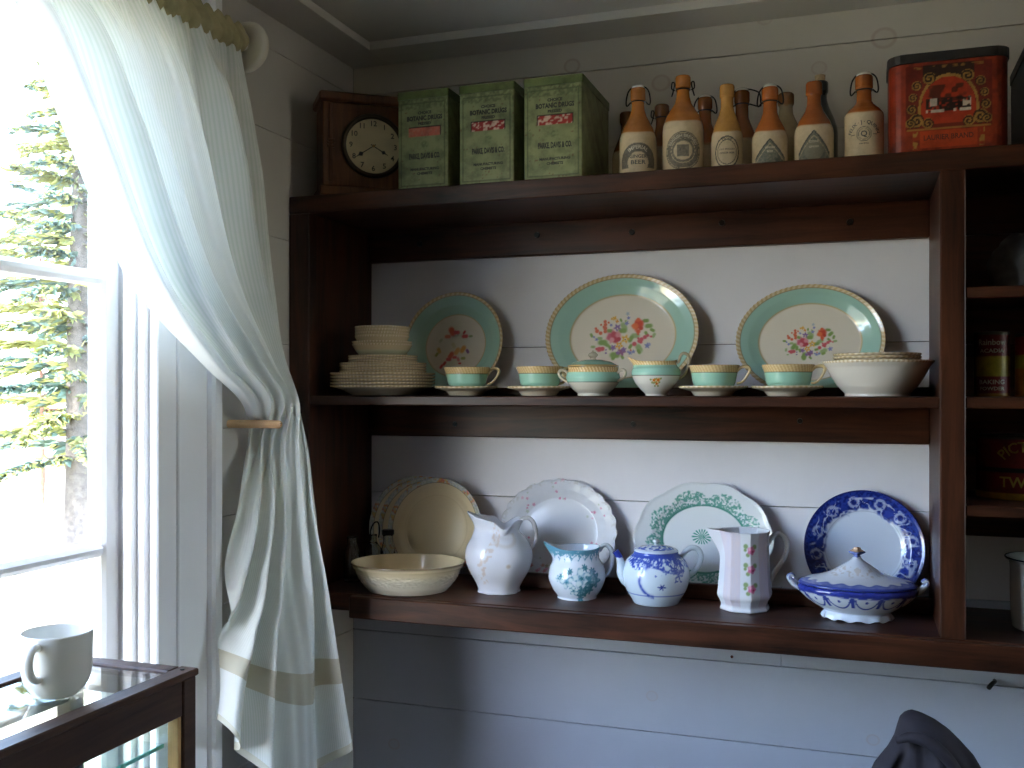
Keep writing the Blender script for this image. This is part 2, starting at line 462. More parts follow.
# ------------------------------------------------------------------ windows
def window(name, y0, y1, z0, z1, label, x=0.0, rz=0.0):
    wd = bpy.data.objects.new(name, None); COL.objects.link(wd); wd.location = (x, (y0 + y1) / 2, z0); wd.rotation_euler = (0, 0, rz)
    wd['kind'] = 'structure'; wd['label'] = label
    def b(nm, x0, x1, a, c, p, q, ch=0.0015, mat=M_TRIM, par=wd):
        yc = (y0 + y1) / 2
        return bx(nm, mat, par, x0, x1, a - yc, c - yc, p - z0, q - z0, ch)
    for sgn, e in ((1, y1), (-1, y0)):                       # jamb, stop, casing of two boards, back band
        lo = lambda d0, d1: (min(e + sgn * d0, e + sgn * d1), max(e + sgn * d0, e + sgn * d1))
        b('jamb', -0.118, -0.004, *lo(-0.001, 0.02), z0, z1)
        b('stop_bead', -0.040, -0.018, *lo(-0.012, -0.001), z0, z1, 0.003)
        b('casing', 0.0005, 0.018, *lo(0.006, 0.058), z0 - 0.02, z1 + 0.02, 0.003)
        b('casing', 0.0005, 0.020, *lo(0.0590, 0.140), z0 - 0.02, z1 + 0.02, 0.002)
        b('back_band', 0.0005, 0.033, *lo(0.141, 0.170), z0 - 0.02, z1 + 0.11, 0.005)
    b('head_jamb', -0.118, -0.004, y0, y1, z1 - 0.001, z1 + 0.02)
    b('head_casing', 0.0005, 0.020, y0 - 0.14, y1 + 0.14, z1 + 0.021, z1 + 0.108, 0.002)
    b('stool', -0.045, 0.055, y0 - 0.18, y1 + 0.18, z0 - 0.045, z0 - 0.021, 0.005)
    b('apron', 0.0005, 0.018, y0 - 0.14, y1 + 0.14, z0 - 0.14, z0 - 0.046, 0.003)
    b('sill', -0.16, -0.046, y0, y1, z0 - 0.03, z0 + 0.012, 0.004)
    xs0, xs1 = -0.088, -0.050                                # sash
    sash = b('sash_stile', xs0, xs1, y1 - 0.042, y1 - 0.002, z0 + 0.013, z1 - 0.002, 0.006)
    b('sash_stile', xs0, xs1, y0 + 0.002, y0 + 0.042, z0 + 0.013, z1 - 0.002, 0.006)
    b('sash_rail', xs0, xs1, y0 + 0.042, y1 - 0.042, z0 + 0.013, z0 + 0.075, 0.006)
    b('sash_rail', xs0, xs1, y0 + 0.042, y1 - 0.042, z1 - 0.045, z1 - 0.002, 0.006)
    ym = (y0 + y1) / 2
    zb = [E0 + 0.185, E0 - 0.264]
    for q in zb:
        b('muntin', xs0, xs1 + 0.004, y0 + 0.040, y1 - 0.040, q - 0.011, q + 0.011, 0.0075)
    zz = [z0 + 0.075] + zb[::-1] + [z1 - 0.045]
    for i in range(3):
        q0 = zz[i] + (0.011 if i else 0); q1 = zz[i + 1] - (0.011 if i < 2 else 0)
        b('muntin', xs0, xs1, ym - 0.011, ym + 0.011, q0, q1, 0.006)
        for a, c in ((y0 + 0.042, ym - 0.011), (ym + 0.011, y1 - 0.042)):
            b('pane', -0.0725, -0.0695, a, c, q0, q1, 0, M_GLASS)
    return wd
window('window_1', OY0, OY1, OZ0, OZ1, 'bright white framed window looking out on spruce trees')
window('fill_window', BY0, BY1, OZ0, OZ1, 'white framed window added unseen in the right wall for fill light', WX1, PI)

# ------------------------------------------------------------------ outdoors
GZ = -0.6
m, nt, p = nodes('bleached_lawn')
geo = N(nt, 'ShaderNodeNewGeometry')
mp = N(nt, 'ShaderNodeMapping'); mp.inputs['Scale'].default_value = (0.9, 2.6, 1); mp.inputs['Rotation'].default_value = (0, 0, R3(45))
nz = N(nt, 'ShaderNodeTexNoise', ins={'Scale': 0.6, 'Detail': 6.0, 'Roughness': 0.62})
rp = N(nt, 'ShaderNodeValToRGB')
rp.color_ramp.elements[0].position = 0.42; rp.color_ramp.elements[0].color = (0.24, 0.23, 0.11, 1)
rp.color_ramp.elements[1].position = 0.56; rp.color_ramp.elements[1].color = (0.40, 0.33, 0.24, 1)
nt.links.new(geo.outputs['Position'], mp.inputs[0]); nt.links.new(mp.outputs[0], nz.inputs['Vector'])
nt.links.new(nz.outputs[0], rp.inputs[0]); nt.links.new(rp.outputs[0], p.inputs['Base Color']); p.inputs['Roughness'].default_value = 0.9
gv = [(-160, -160, GZ), (160, -160, GZ), (160, 160, GZ), (-160, 160, GZ), (-160, -160, GZ - .3), (160, -160, GZ - .3), (160, 160, GZ - .3), (-160, 160, GZ - .3)]
gf = [[0, 1, 2, 3], [7, 6, 5, 4], [0, 4, 5, 1], [1, 5, 6, 2], [2, 6, 7, 3], [3, 7, 4, 0]]
props(mesh('ground', gv, gf, m, None, False), 'pale sunlit ground outside the window', None, None, 'structure')
V, F = box(-0.12, WX1 + 0.12, WY1 - 0.12, 0.12, GZ, -0.12)
struct('trim_3', V, F, plain('foundation_stone', (0.35, 0.34, 0.32), 0.9, var=0.2, scale=8), 'stone foundation under the house')

M_BARK = plain('grey_bark', (0.085, 0.075, 0.065), 0.9, var=0.4, scale=18)
M_RBARK = plain('reddish_bark', (0.14, 0.07, 0.045), 0.9, var=0.3, scale=18)
mfo = painted('spruce_needles', 0.7, spec=0.2)
def conifer(px, dist, H, crown, r0, zlow, label, bark, nb=80, seed=1, dens=46):
    g = np.random.default_rng(seed)
    d = ray(px); x, y = CAM[0] + dist * d[0], CAM[1] + dist * d[1]
    t = thing('spruce_tree', label, 'tree', (x, y, GZ), 0, 'trees outside the window')
    zs = np.linspace(-0.1, H, 14)
    V, F = tube(np.stack([0.04 * np.sin(zs), 0.03 * np.cos(zs * 1.3), zs], 1), r0 * (1 - zs / H * 0.93).clip(0.03), 12, up=(0, 1, 0))
    mesh('trunk', V, F, bark, t)
    bv, bf, nv = [], [], 0; VV, FF, CC = [], [], []
    for k in range(nb):
        f = (k + g.random()) / nb
        z = zlow + (H * 0.985 - zlow) * f ** 0.9
        L = crown * (1 - f) ** 0.75 * g.uniform(0.65, 1.12) + 0.15
        a = k * 2.399 + g.uniform(-.4, .4)
        s = np.linspace(0, 1, 6)
        droop = g.uniform(0.10, 0.34)
        P = np.stack([L * s * math.cos(a), L * s * math.sin(a), z + L * (0.12 * s - droop * s * s)], 1)
        tv, tf = tube(P, [0.022 * (1.2 - f), 0.004], 5, up=(0, 0, 1)); bv.append(tv); bf += [[i + nv for i in q] for q in tf]; nv += len(tv)
        n = int(4.2 * dens * L / crown) + 20
        u = g.random(n) ** 0.7
        base = np.stack([np.interp(u, s, P[:, i]) for i in range(3)], 1)
        side = g.choice([-1, 1], n) * g.uniform(0.1, 1.0, n)
        ln = (0.13 + 0.16 * (1 - u)) * g.uniform(0.6, 1.3, n) * min(1.0, L)
        ax = np.stack([math.cos(a) * 0.75 - math.sin(a) * side, math.sin(a) * 0.75 + math.cos(a) * side, g.uniform(-0.55, 0.12, n)], 1)
        ax /= np.linalg.norm(ax, axis=1)[:, None]
        wv = np.cross(ax, g.normal(size=(n, 3))); wv /= np.linalg.norm(wv, axis=1)[:, None]
        wd = (0.018 + 0.032 * g.random(n))[:, None]
        tip = base + ax * ln[:, None]; mid = base + ax * ln[:, None] * 0.45
        q = np.stack([base, mid + wv * wd, tip, mid - wv * wd], 1).reshape(-1, 3)
        o = sum(len(v) for v in VV)
        VV.append(q); FF += [[o + 4 * i, o + 4 * i + 1, o + 4 * i + 2, o + 4 * i + 3] for i in range(n)]
        yel = ((g.random(n) * 0.5 + 0.5 * g.random()) > 0.45)[:, None]
        c = np.where(yel, [142, 146, 88], [92, 114, 104]) * g.uniform(0.8, 1.15, n)[:, None]
        CC.append(np.repeat(lin(np.clip(c, 0, 255)), 4, 0))
    mesh('branches', np.vstack(bv), bf, bark, t)['kind'] = 'stuff'
    mesh('needle_sprays', np.vstack(VV), FF, mfo, t, False, np.vstack(CC))['kind'] = 'stuff'
    return t
conifer(80, 13.5, 7.3, 1.75, 0.25, 1.0, 'large spruce with a thick grey trunk nearest the window', M_BARK, 105, 3, 60)
conifer(41, 18.5, 7.2, 1.5, 0.045, 1.6, 'slim reddish trunked spruce left of the thick grey trunk', M_RBARK, 60, 5, 42)
conifer(-200, 12.5, 5.6, 1.6, 0.16, 0.9, 'shorter spruce standing left of the large grey trunked spruce', M_BARK, 70, 8, 46)
conifer(112, 24.0, 7.0, 1.6, 0.14, 0.8, 'distant spruce seen beside the window stile', M_BARK, 60, 9, 40)

# small white notice board out on the lawn
d = ray(11); t_ = 13.4
nb_ = thing('notice_board', 'small white notice board far off on the lawn', 'sign', (CAM[0] + t_ * d[0], CAM[1] + t_ * d[1], GZ), R3(45))
M_SIGN = plain('white_sign_paint', (0.75, 0.75, 0.78), 0.5); M_SIGNB = plain('blue_grey_sign_frame', (0.16, 0.18, 0.30), 0.5)
bx('panel', M_SIGN, nb_, -0.09, 0.09, -0.012, 0.0, 0.02, 0.15, 0.002)
bx('frame', M_SIGNB, nb_, -0.11, 0.11, 0.001, 0.02, 0.0, 0.17, 0.002)

# ------------------------------------------------------------------ the wall shelves
YF = -0.2837
ZT0, ZT1 = E0 + 0.368, E0 + 0.404           # top board
ZM0, ZM1 = E0 - 0.031, E0 - 0.012           # middle shelf
ZB0, ZB1 = E0 - 0.452, E0 - 0.417           # bottom shelf
XL, XD0, XD1, XR = 0.049, 1.256, 1.296, 2.55
un = thing('wall_shelf_unit', 'dark stained wooden shelf unit fixed across the back wall', 'shelf', (0, 0, ZB0))
def wb_(nm, mat, x0, x1, y0, y1, z0, z1, ch=0.002, par=un):
    return bx(nm, mat, par, x0, x1, y0, y1, z0 - ZB0, z1 - ZB0, ch)
wb_('top_board', M_WX, 0.001, XR, YF, -0.001, ZT0, ZT1)
wb_('side_panel', M_WZ, 0.001, XL, YF, -0.001, ZB0, ZT0)
wb_('side_panel', M_WZ, XR - 0.045, XR, YF, -0.001, ZB0, ZT0)
wb_('bottom_shelf', M_WX, XL, XR - 0.045, YF, -0.001, ZB0, ZB1)
wb_('front_strip', M_WX, 0.151, XR, YF - 0.018, YF - 0.0003, ZB0 - 0.010, ZB1 - 0.001)
wb_('divider', M_WZ, XD0, XD1, YF, -0.001, ZB1, ZT0)
wb_('middle_shelf', M_WX, XL, XD0, YF + 0.004, -0.001, ZM0, ZM1)
bolts = [(420, 244), (537, 235), (632, 232), (722, 223), (850, 222)]
lg = wb_('ledger', M_WX, XL, XD0, -0.022, -0.001, E0 + 0.295, ZT0)
for bpx, bpy_ in bolts:
    x, y, z = on_y(bpx, bpy_, -0.022)
    V, F = tube([(x, -0.0215, z - ZB0), (x, -0.026, z - ZB0)], [0.007, 0.006], 8, up=(0, 0, 1)); mesh('bolt_head', V, F, M_IRON, lg, False)
lg = wb_('ledger', M_WX, XL, XD0, -0.022, -0.001, E0 - 0.105, ZM0)
for bpx, bpy_ in [(633, 424), (800, 421), (455, 424)]:
    x, y, z = on_y(bpx, bpy_, -0.022)
    V, F = tube([(x, -0.0215, z - ZB0), (x, -0.026, z - ZB0)], [0.006, 0.005], 8, up=(0, 0, 1)); mesh('bolt_head', V, F, M_IRON, lg, False)
wb_('plate_rail', M_WX, XL, XD0, -0.104, -0.090, ZM1, ZM1 + 0.017)
wb_('plate_rail', M_WX, 0.372, XD0, -0.104, -0.090, ZB1, ZB1 + 0.031)
RS = [E0 + 0.172, ZM1, E0 - 0.192]          # shelves of the right bay
for q in RS:
    wb_('side_bay_shelf', M_WX, XD1, XR - 0.045, YF + 0.004, -0.001, q - 0.019, q)
    wb_('ledger', M_WX, XD1, XR - 0.045, -0.022, -0.001, q - 0.085, q - 0.019)
wb_('ledger', M_WX, XD1, XR - 0.045, -0.022, -0.001, E0 + 0.295, ZT0)
for q0, q1 in ((RS[2], RS[1] - 0.085), (RS[1], RS[0] - 0.085), (RS[0], E0 + 0.295)):
    wb_('added_back_board', M_WX, XD1, XR - 0.045, -0.012, -0.001, q0, q1)  # dark boards added so the bay behind the tins turns black

# ------------------------------------------------------------------ china: shared shapes
CREAM, MINT, GOLD = (228, 216, 198), (168, 204, 188), (202, 172, 124)
def plate_prof(rim_z=0.022, foot=0.56, well=0.64, th=0.0035, step=0.012, sharp=False):
    P = [(0, .0022), (foot - .06, .0022), (foot - .02, .0020), (foot, 0), (foot + .03, .0003), (foot + .06, .0030), (well + .12, rim_z * .54), (1 - .05, rim_z * .88),
         (1 - .008, rim_z), (1.0, rim_z + th * .5), (1 - .008, rim_z + th), (1 - .06, rim_z * .88 + th * .8), (well + .13, rim_z * .62 + th * .9), (well + .05, rim_z * .36 + th * .8), (well - .03, .0052), (well - .10, .0048), (0, .0047)]
    P = np.array(P); S = P * [0.12, 1.0]
    Q = resample(S, step=0.12 * step, smooth=False)
    return Q / [0.12, 1.0]
def oval(sx, sy, wig=0.0, nw=0, scal=0.0, ns=0):
    def f(x, y, z, th, r, t):
        k = 1 + scal * ss(.55, 1, r) * (np.abs(np.cos(ns * th / 2)) - .6) + wig * ss(.94, 1, r) * np.cos(nw * th)
        return x * sx * k, y * sy * k, z + wig * 0.06 * ss(.93, .98, r) * np.cos(nw * th + 1)
    return f
def dish(name, label, sx, sy, prof, paint, n, cat='plate', mat=None, group=None, **kw):
    V, F, c = lathe(prof, n, oval(sx, sy, **kw), paint)
    return props(mesh(name, V, F, mat or M_CER, None, True, c), label, cat, group)
def lean(o, xc, ryv, Zs, tilt, prof, sc=1.0, rz=0.0):
    t = R3(tilt)
    rr = np.asarray(prof)[:, 0] * ryv; zz = np.asarray(prof)[:, 1]
    ymax = np.max(rr * math.sin(t) - zz * math.cos(t)); zmin = np.min(-rr * math.cos(t) + zz * math.sin(t))
    o.rotation_euler = (PI / 2 - t, 0, rz)
    o.location = (xc, -0.003 - ymax, Zs - zmin + 0.0003)
PP = plate_prof()

# colour plans ------------------------------------------------------
def mint_paint(inner, nrope, bouquet=None):
    def f(x, y, z, th, r, t):
        c = full(x, CREAM)
        top = t > 0.5
        m = (ss(inner - .004, inner + .004, r) * top)
        c = over(c, MINT, m)
        c = over(c, GOLD, np.exp(-((r - inner) / .010) ** 2) * top * .9)
        rope = ss(.935, .945, r) * (t > .40)
        c = over(c, GOLD, rope)
        c = over(c, (230, 214, 182), rope * (.5 + .5 * np.cos(nrope * th + r * 40)) * .85)
        c = over(c, (120, 88, 50), np.exp(-((r - .938) / .006) ** 2) * top * .55)
        if bouquet is not None:
            k = np.where(top, .86, 0.0) * (r < inner - .02)
            b = splat(c, x, y, bouquet, .55)
            c = c * (1 - k[..., None]) + b * k[..., None]
        return c
    return f
def bouquet(s):
    """spray of garden flowers in the well; positions in metres, scaled by s"""
    G1, G2, RO, PK, OR, YE, VI, BL, RD = (120, 150, 70), (150, 172, 110), (206, 84, 106), (222, 130, 140), (214, 76, 40), (222, 160, 50), (128, 92, 150), (120, 124, 184), (196, 52, 48)
    u = 0.00223 / 9.6 * s
    L = []
    def a(px, py, r, c, *k): L.append(((px - 480) * u, -(py - 445) * u, r * u * 1.18, c) + k)
    g = np.random.default_rng(4)
    for px, py, r in [(360, 390, 30), (300, 500, 45), (335, 520, 30), (490, 350, 42), (480, 390, 40), (600, 440, 40), (560, 470, 35), (640, 560, 45), (420, 620, 48), (410, 640, 30), (490, 640, 22), (370, 550, 25),
                      (270, 460, 25), (720, 350, 35), (755, 390, 25), (770, 440, 25), (640, 590, 25), (190, 430, 22), (210, 540, 22), (690, 300, 30), (460, 290, 18), (700, 420, 24), (560, 540, 26), (230, 600, 14)]:
        a(px, py, r * 1.15, G1 if g.random() > .45 else G2, 2)
    for px, py, r, c in [(520, 230, 22, (170, 180, 190)), (530, 270, 20, BL), (515, 320, 26, BL), (505, 300, 15, G2), (430, 360, 40, VI), (430, 370, 10, (240, 220, 160)), (370, 335, 18, BL), (400, 550, 34, VI), (480, 590, 46, (140, 80, 120)), (500, 570, 30, VI), (445, 600, 25, VI),
                         (560, 600, 24, BL), (590, 590, 22, BL), (540, 590, 14, BL), (715, 535, 32, BL), (735, 520, 16, (150, 150, 200)), (240, 470, 20, BL), (215, 445, 14, BL), (335, 570, 12, VI), (335, 600, 12, VI)]:
        a(px, py, r, c, 5)
    for px, py, r in [(312, 300, 18), (316, 330, 20), (316, 365, 22), (318, 395, 20), (345, 310, 12), (275, 330, 12), (240, 390, 22), (228, 365, 14), (275, 410, 20), (300, 350, 12)]:
        a(px, py, r, (214, 88, 58))
    for px, py, r in [(640, 490, 22), (660, 475, 22), (690, 455, 22), (715, 440, 16), (745, 450, 12), (595, 518, 24), (630, 465, 12), (270, 565, 28), (300, 560, 24), (245, 560, 14), (655, 500, 18)]:
        a(px, py, r, (204, 74, 84))
    for px, py, r, c in [(400, 270, 26, YE), (425, 300, 22, (214, 140, 60)), (375, 275, 16, YE), (565, 575, 12, OR)]:
        a(px, py, r, c, 4)
    a(395, 445, 78, PK, 7); a(370, 450, 40, RO); a(420, 470, 42, (190, 50, 66)); a(400, 425, 34, (196, 60, 76)); a(440, 430, 30, PK); a(385, 475, 26, (230, 150, 158)); a(450, 470, 22, (186, 46, 60))
    a(510, 470, 46, YE, 5); a(510, 472, 16, (236, 224, 180)); a(508, 474, 8, (150, 80, 60)); a(455, 530, 42, (224, 150, 36), 5); a(455, 532, 15, (236, 224, 190)); a(455, 534, 8, (160, 80, 60))
    a(615, 345, 60, OR, 5); a(630, 330, 48, (206, 56, 34)); a(595, 350, 34, (228, 100, 50)); a(620, 290, 22, (220, 84, 44)); a(625, 400, 24, (216, 74, 40)); a(650, 370, 22, (196, 48, 30)); a(625, 425, 12, OR)
    return L

# ---- leaning pieces of the mint and gold service
def plate_bouquet():
    g = np.random.default_rng(2); u = .00232
    c = [(204, 80, 52), (214, 110, 80), (190, 60, 60), (206, 70, 70)]
    L = []
    for px, py, r, k in [(448, 329, 6, 0), (444, 334, 4, 1), (453, 330, 4, 2), (462, 334, 4, 3), (461, 330, 2.5, 2), (436, 348, 4, (200, 160, 90)), (434, 352, 3, (150, 150, 80)), (455, 349, 5, (224, 160, 90)), (449, 353, 5, 0), (447, 357, 3.5, 2), (461, 347, 5, (222, 150, 70)),
                         (466, 349, 3, (140, 90, 140)), (443, 361, 3, 2), (440, 364, 3, 3), (453, 355, 3, 3), (457, 357, 3, (210, 120, 120)), (462, 356, 3, (160, 160, 90)), (459, 361, 2, 2), (468, 334, 2.5, (150, 160, 110)), (437, 338, 3, (190, 186, 150)), (451, 343, 4, (214, 200, 160))]:
        L.append(((px - 453) * u, -(py - 343) * u, r * u * 1.1, c[k] if isinstance(k, int) else k, 2))
    return L
o = dish('plate', 'round mint green plate with gold rim and rusty flowers leaning behind the teacup', 0.1195, 0.1195, PP, mint_paint(.60, 64, plate_bouquet()), 256)
lean(o, 0.270, 0.1195, ZM1, 13, PP)
PB = plate_prof(0.021, .58, .70)
o = dish('platter', 'large oval mint and gold platter with a flower bouquet, in the middle', 0.165, 0.133, PB, mint_paint(.69, 92, bouquet(1.0)), 368, cat='platter', wig=.004, nw=92)
lean(o, 0.653, 0.133, ZM1, 13, PB)
o = dish('platter', 'smaller oval mint and gold platter behind the white bowl', 0.143, 0.1150, PB, mint_paint(.69, 80, bouquet(0.72)), 320, cat='platter', wig=.004, nw=80)
lean(o, 1.034, 0.1150, ZM1, 13, PB)

# ---- stack of plates and bowls
def edge_paint(nr):
    def f(x, y, z, th, r, t):
        c = full(x, (222, 210, 188))
        e = ss(.955, .975, r) * (t > .45)
        return over(over(c, (196, 172, 134), e), (238, 224, 198), e * (.5 + .5 * np.cos(nr * th)) * .7)
    return f
PA = plate_prof(0.0185, step=.03)
sx_, sy_ = 0.1655, -0.176
ORD = ['lowest', 'second', 'third', 'fourth', 'topmost']
def stack(n, R, z0, dz, prof, nm, lab, nr, grp, cat='plate', x=sx_, y=sy_):
    V, F, c = lathe(prof, 160, oval(R, R, .004, nr), edge_paint(nr))
    o = mesh(nm, V, F, M_CER, None, True, c); o['category'] = cat
    for k in range(n):
        q = o if k == 0 else o.copy()
        if k: COL.objects.link(q)
        w_ = ('topmost' if k == n - 1 else ORD[k])
        q['label'] = lab % w_; q['group'] = grp
        q.location = (x, y, z0 + k * dz); q.rotation_euler = (0, 0, k * 0.7)
stack(5, .112, ZM1 + .0003, .0066, PA, 'dinner_plate', '%s of the five wide dinner plates at the bottom of the stack', 80, 'dinner plates in the stack')
stack(4, .0935, ZM1 + .0340, .0054, plate_prof(.0165, step=.03), 'luncheon_plate', '%s of the four middle sized plates above the dinner plates', 72, 'luncheon plates in the stack')
stack(3, .0745, ZM1 + .0570, .0054, plate_prof(.0145, step=.03), 'side_plate', '%s of the three small plates under the bowls in the stack', 64, 'side plates in the stack')
def bowl_prof(h, foot=.45, th=.003):
    P = [(0, .003), (foot - .04, .003), (foot, 0), (foot + .04, .002), (.72, h * .30), (.88, h * .62), (.97, h * .90), (1, h - .001), (.99, h + .0008), (.965, h - .001), (.93, h * .90), (.84, h * .64), (.68, h * .34), (.42, .0056), (0, .0050)]
    return resample(np.array(P) * [.1, 1], step=.0028, smooth=False) / [.1, 1]
def bowl_paint(nr):
    def f(x, y, z, th, r, t):
        c = full(x, (206, 206, 176))
        zz = ss(.55, .7, (z - z.min()) / (z.max() - z.min()))
        c = over(c, (214, 194, 158), zz * (t < .55))
        e = ss(.965, .985, r)
        return over(over(c, (200, 174, 134), e), (238, 224, 198), e * (.5 + .5 * np.cos(nr * th)))
    return f
def bstack(n, R, h, z0, dz, nm, lab, nr, grp):
    V, F, c = lathe(bowl_prof(h), 120, oval(R, R), bowl_paint(nr))
    o = mesh(nm, V, F, M_CER, None, True, c); o['category'] = 'bowl'
    for k in range(n):
        q = o if k == 0 else o.copy()
        if k: COL.objects.link(q)
        q['label'] = lab % ('topmost' if k == n - 1 else ORD[k]); q['group'] = grp
        q.location = (sx_ - .002, sy_, z0 + k * dz); q.rotation_euler = (0, 0, k * .5)
bstack(2, .0655, .036, ZM1 + .0735, .0060, 'dessert_bowl', '%s of the two deeper bowls near the top of the stack', 60, 'deeper bowls in the stack')
bstack(4, .0590, .041, ZM1 + .0865, .0065, 'fruit_bowl', '%s of the four small bowls crowning the stack', 54, 'small bowls crowning the stack')

# ---- cups and saucers
def sweep(pts, rad, n=10, step=.003, flat=1.0):
    return tube(resample(pts, step=step), rad, n, up=(0, 1, 0), flat=flat)
def paintmesh(name, V, F, par, col, smooth=True, mat=None):
    return mesh(name, V, F, mat or M_CER, par, smooth, np.ones((len(V), 3)) * lin(col))
def cup_prof(R, h):
    P = [(0, .004), (.50 * R, .004), (.53 * R, 0), (.57 * R, .001), (.58 * R, .006), (.74 * R, .010), (.84 * R, .019), (.89 * R, .032), (.93 * R, .041), (1.0 * R, h - .002), (1.005 * R, h), (.98 * R, h + .0008), (.955 * R, h - .002), (.88 * R, .040), (.83 * R, .031), (.78 * R, .020), (.62 * R, .010), (0, .007)]
    return resample(P, step=.0014, smooth=False)
def cup_paint(h, nr):
    def f(x, y, z, th, r, t):
        c = full(x, (226, 216, 196)); out = t <= .56
        c = over(c, (160, 206, 186), (ss(.0125, .0132, z) * (1 - ss(h - .0135, h - .013, z))) * out)
        g = ss(h - .0130, h - .0125, z) * out
        c = over(c, (208, 174, 120), g)
        c = over(c, (236, 212, 166), g * ss(.2, .9, .5 + .5 * np.cos(nr * th + z * 420)) * .8)
        c = over(c, (96, 76, 50), (np.exp(-((z - (h - .0133)) / .0006) ** 2) + .7 * np.exp(-((z - .0125) / .0005) ** 2)) * out * .8)
        return c
    return f
cupT = None
def cup_and_saucer(px, Y, labc, labs, hang):
    global cupT, saucT
    X = X_at(px, Y)
    if cupT is None:
        s = dish('saucer', labs, .0655, .0655, plate_prof(.0165, .50, .52, step=.02), edge_paint(36), 150, cat='saucer', group='saucers on the upper shelf')
        saucT = s
        t = thing('teacup', labc, 'cup', rz=0, group='teacups on the upper shelf')
        V, F, c = lathe(cup_prof(.0475, .0515), 160, None, cup_paint(.0515, 46)); mesh('bowl', V, F, M_CER, t, True, c)
        V, F = sweep([(.0435, 0, .041), (.050, 0, .0475), (.062, 0, .0490), (.0665, 0, .045), (.0655, 0, .039), (.060, 0, .029), (.052, 0, .020), (.0425, 0, .0175)], [.0026, .0033, .0026, .0024], 10, flat=1.3)
        paintmesh('handle', V, F, t, (216, 190, 140)); cupT = t
    else:
        s = saucT.copy(); COL.objects.link(s); s['label'] = labs
        t = dup(cupT, labc)
    s.location = (X, Y, ZM1 + .0003); t.location = (X + .002, Y, ZM1 + .0069); t.rotation_euler = (0, 0, YAW + R3(hang))
cup_and_saucer(466, -.186, 'mint teacup with gold band in front of the round plate', 'cream saucer under the teacup beside the plate stack', -8)
cup_and_saucer(539, -.186, 'mint teacup with gold band left of the lidded sugar bowl', 'cream saucer under the teacup left of the sugar bowl', 25)
cup_and_saucer(713, -.186, 'mint teacup with gold band just right of the creamer', 'cream saucer under the teacup right of the creamer', -22)
cup_and_saucer(787, -.186, 'mint teacup with gold band left of the large white bowl', 'cream saucer under the teacup left of the white bowl', -30)

# ---- lidded sugar bowl
t = thing('sugar_bowl', 'lidded mint and white sugar bowl with two handles and finial', 'sugar bowl', (X_at(593, -.195), -.195, ZM1 + .0003), YAW)
R_, h_ = .0535, .0560
P = resample([(0, .004), (.026, .004), (.029, 0), (.031, .001), (.030, .005), (.040, .013), (.050, .025), (R_, .036), (.0515, .045), (.0485, .049), (.0505, h_), (.0495, h_ + .001), (.047, .050), (.049, .040), (.045, .026), (.030, .010), (0, .007)], step=.0013, smooth=False)
def f(x, y, z, th, r, t_):
    c = full(x, (226, 220, 206)); out = t_ <= rim_t(P)
    c = over(c, (156, 202, 184), ss(.0270, .0275, z) * out)
    c = over(c, (70, 56, 40), np.exp(-((z - .0270) / .0006) ** 2) * out * .9)
    g = ss(.0465, .047, z) * out
    c = over(c, (206, 166, 108), g); return over(c, (244, 218, 168), g * ss(.2, .9, .5 + .5 * np.cos(48 * th + z * 420)))
V, F, c = lathe(P, 190, None, f); mesh('body', V, F, M_CER, t, True, c)
P = resample([(.046, h_ + .0016), (.0505, h_ + .0018), (.051, h_ + .003), (.046, h_ + .0055), (.036, h_ + .011), (.020, h_ + .0148), (.007, h_ + .0160), (0, h_ + .0162)], step=.0015, smooth=False)
def f(x, y, z, th, r, t_):
    c = full(x, (142, 182, 162)); return over(c, (206, 170, 112), ss(.0475, .048, r))
V, F, c = lathe(P, 128, None, f); lid = mesh('lid', V, F, M_CER, t, True, c)
V, F, c = lathe(resample([(.006, h_ + .0155), (.0045, h_ + .019), (.0085, h_ + .0235), (.0070, h_ + .0275), (.0025, h_ + .0300), (.0018, h_ + .033), (0, h_ + .0335)], step=.001), 20); V[:, 0] *= 1.15
paintmesh('finial', V, F, lid, (196, 184, 160))
for s_ in (-1, 1):
    V, F = sweep([(s_ * .0500, 0, .044), (s_ * .056, 0, .050), (s_ * .064, 0, .0505), (s_ * .067, 0, .044), (s_ * .062, 0, .035), (s_ * .0515, 0, .029)], [.0024, .0034, .003, .0026], 10, flat=1.5)
    V[:, :2] = V[:, :2] @ np.array([[math.cos(-.45 * (s_ > 0)), math.sin(-.45 * (s_ > 0))], [-math.sin(-.45 * (s_ > 0)), math.cos(-.45 * (s_ > 0))]])
    paintmesh('handle', V, F, t, (214, 200, 176))

# ---- creamer of the mint service
t = thing('creamer', 'small mint and white creamer with orange flowers and looped handle', 'jug', (X_at(656, -.2), -.2, ZM1 + .0003), YAW)
R_, h_ = .0475, .0660
P = resample([(0, .004), (.017, .004), (.0195, 0), (.0205, .001), (.0205, .004), (.029, .012), (.039, .024), (.0455, .037), (R_, .044), (.0455, .052), (.0395, .0575), (.0385, .0605), (.0410, h_), (.0400, h_ + .001), (.0370, .060), (.0430, .050), (.0425, .038), (.034, .022), (.018, .009), (0, .007)], step=.0013, smooth=False)
def sh(x, y, z, th, r, t_):
    w_ = np.exp(-(((th - PI + PI) % (2 * PI) - PI) / .42) ** 2) * 0 + np.exp(-((np.abs(th - PI)) / .40) ** 2)
    k = ss(.052, h_, z)
    back = np.exp(-(np.minimum(th, 2 * PI - th) / .6) ** 2)
    return x - .014 * w_ * k, y * (1 - .35 * w_ * k), z + (.009 * w_ + .004 * back) * k
FL = [(-.010, .030, .0045), (-.002, .0305, .0052), (-.0045, .0235, .0042)]
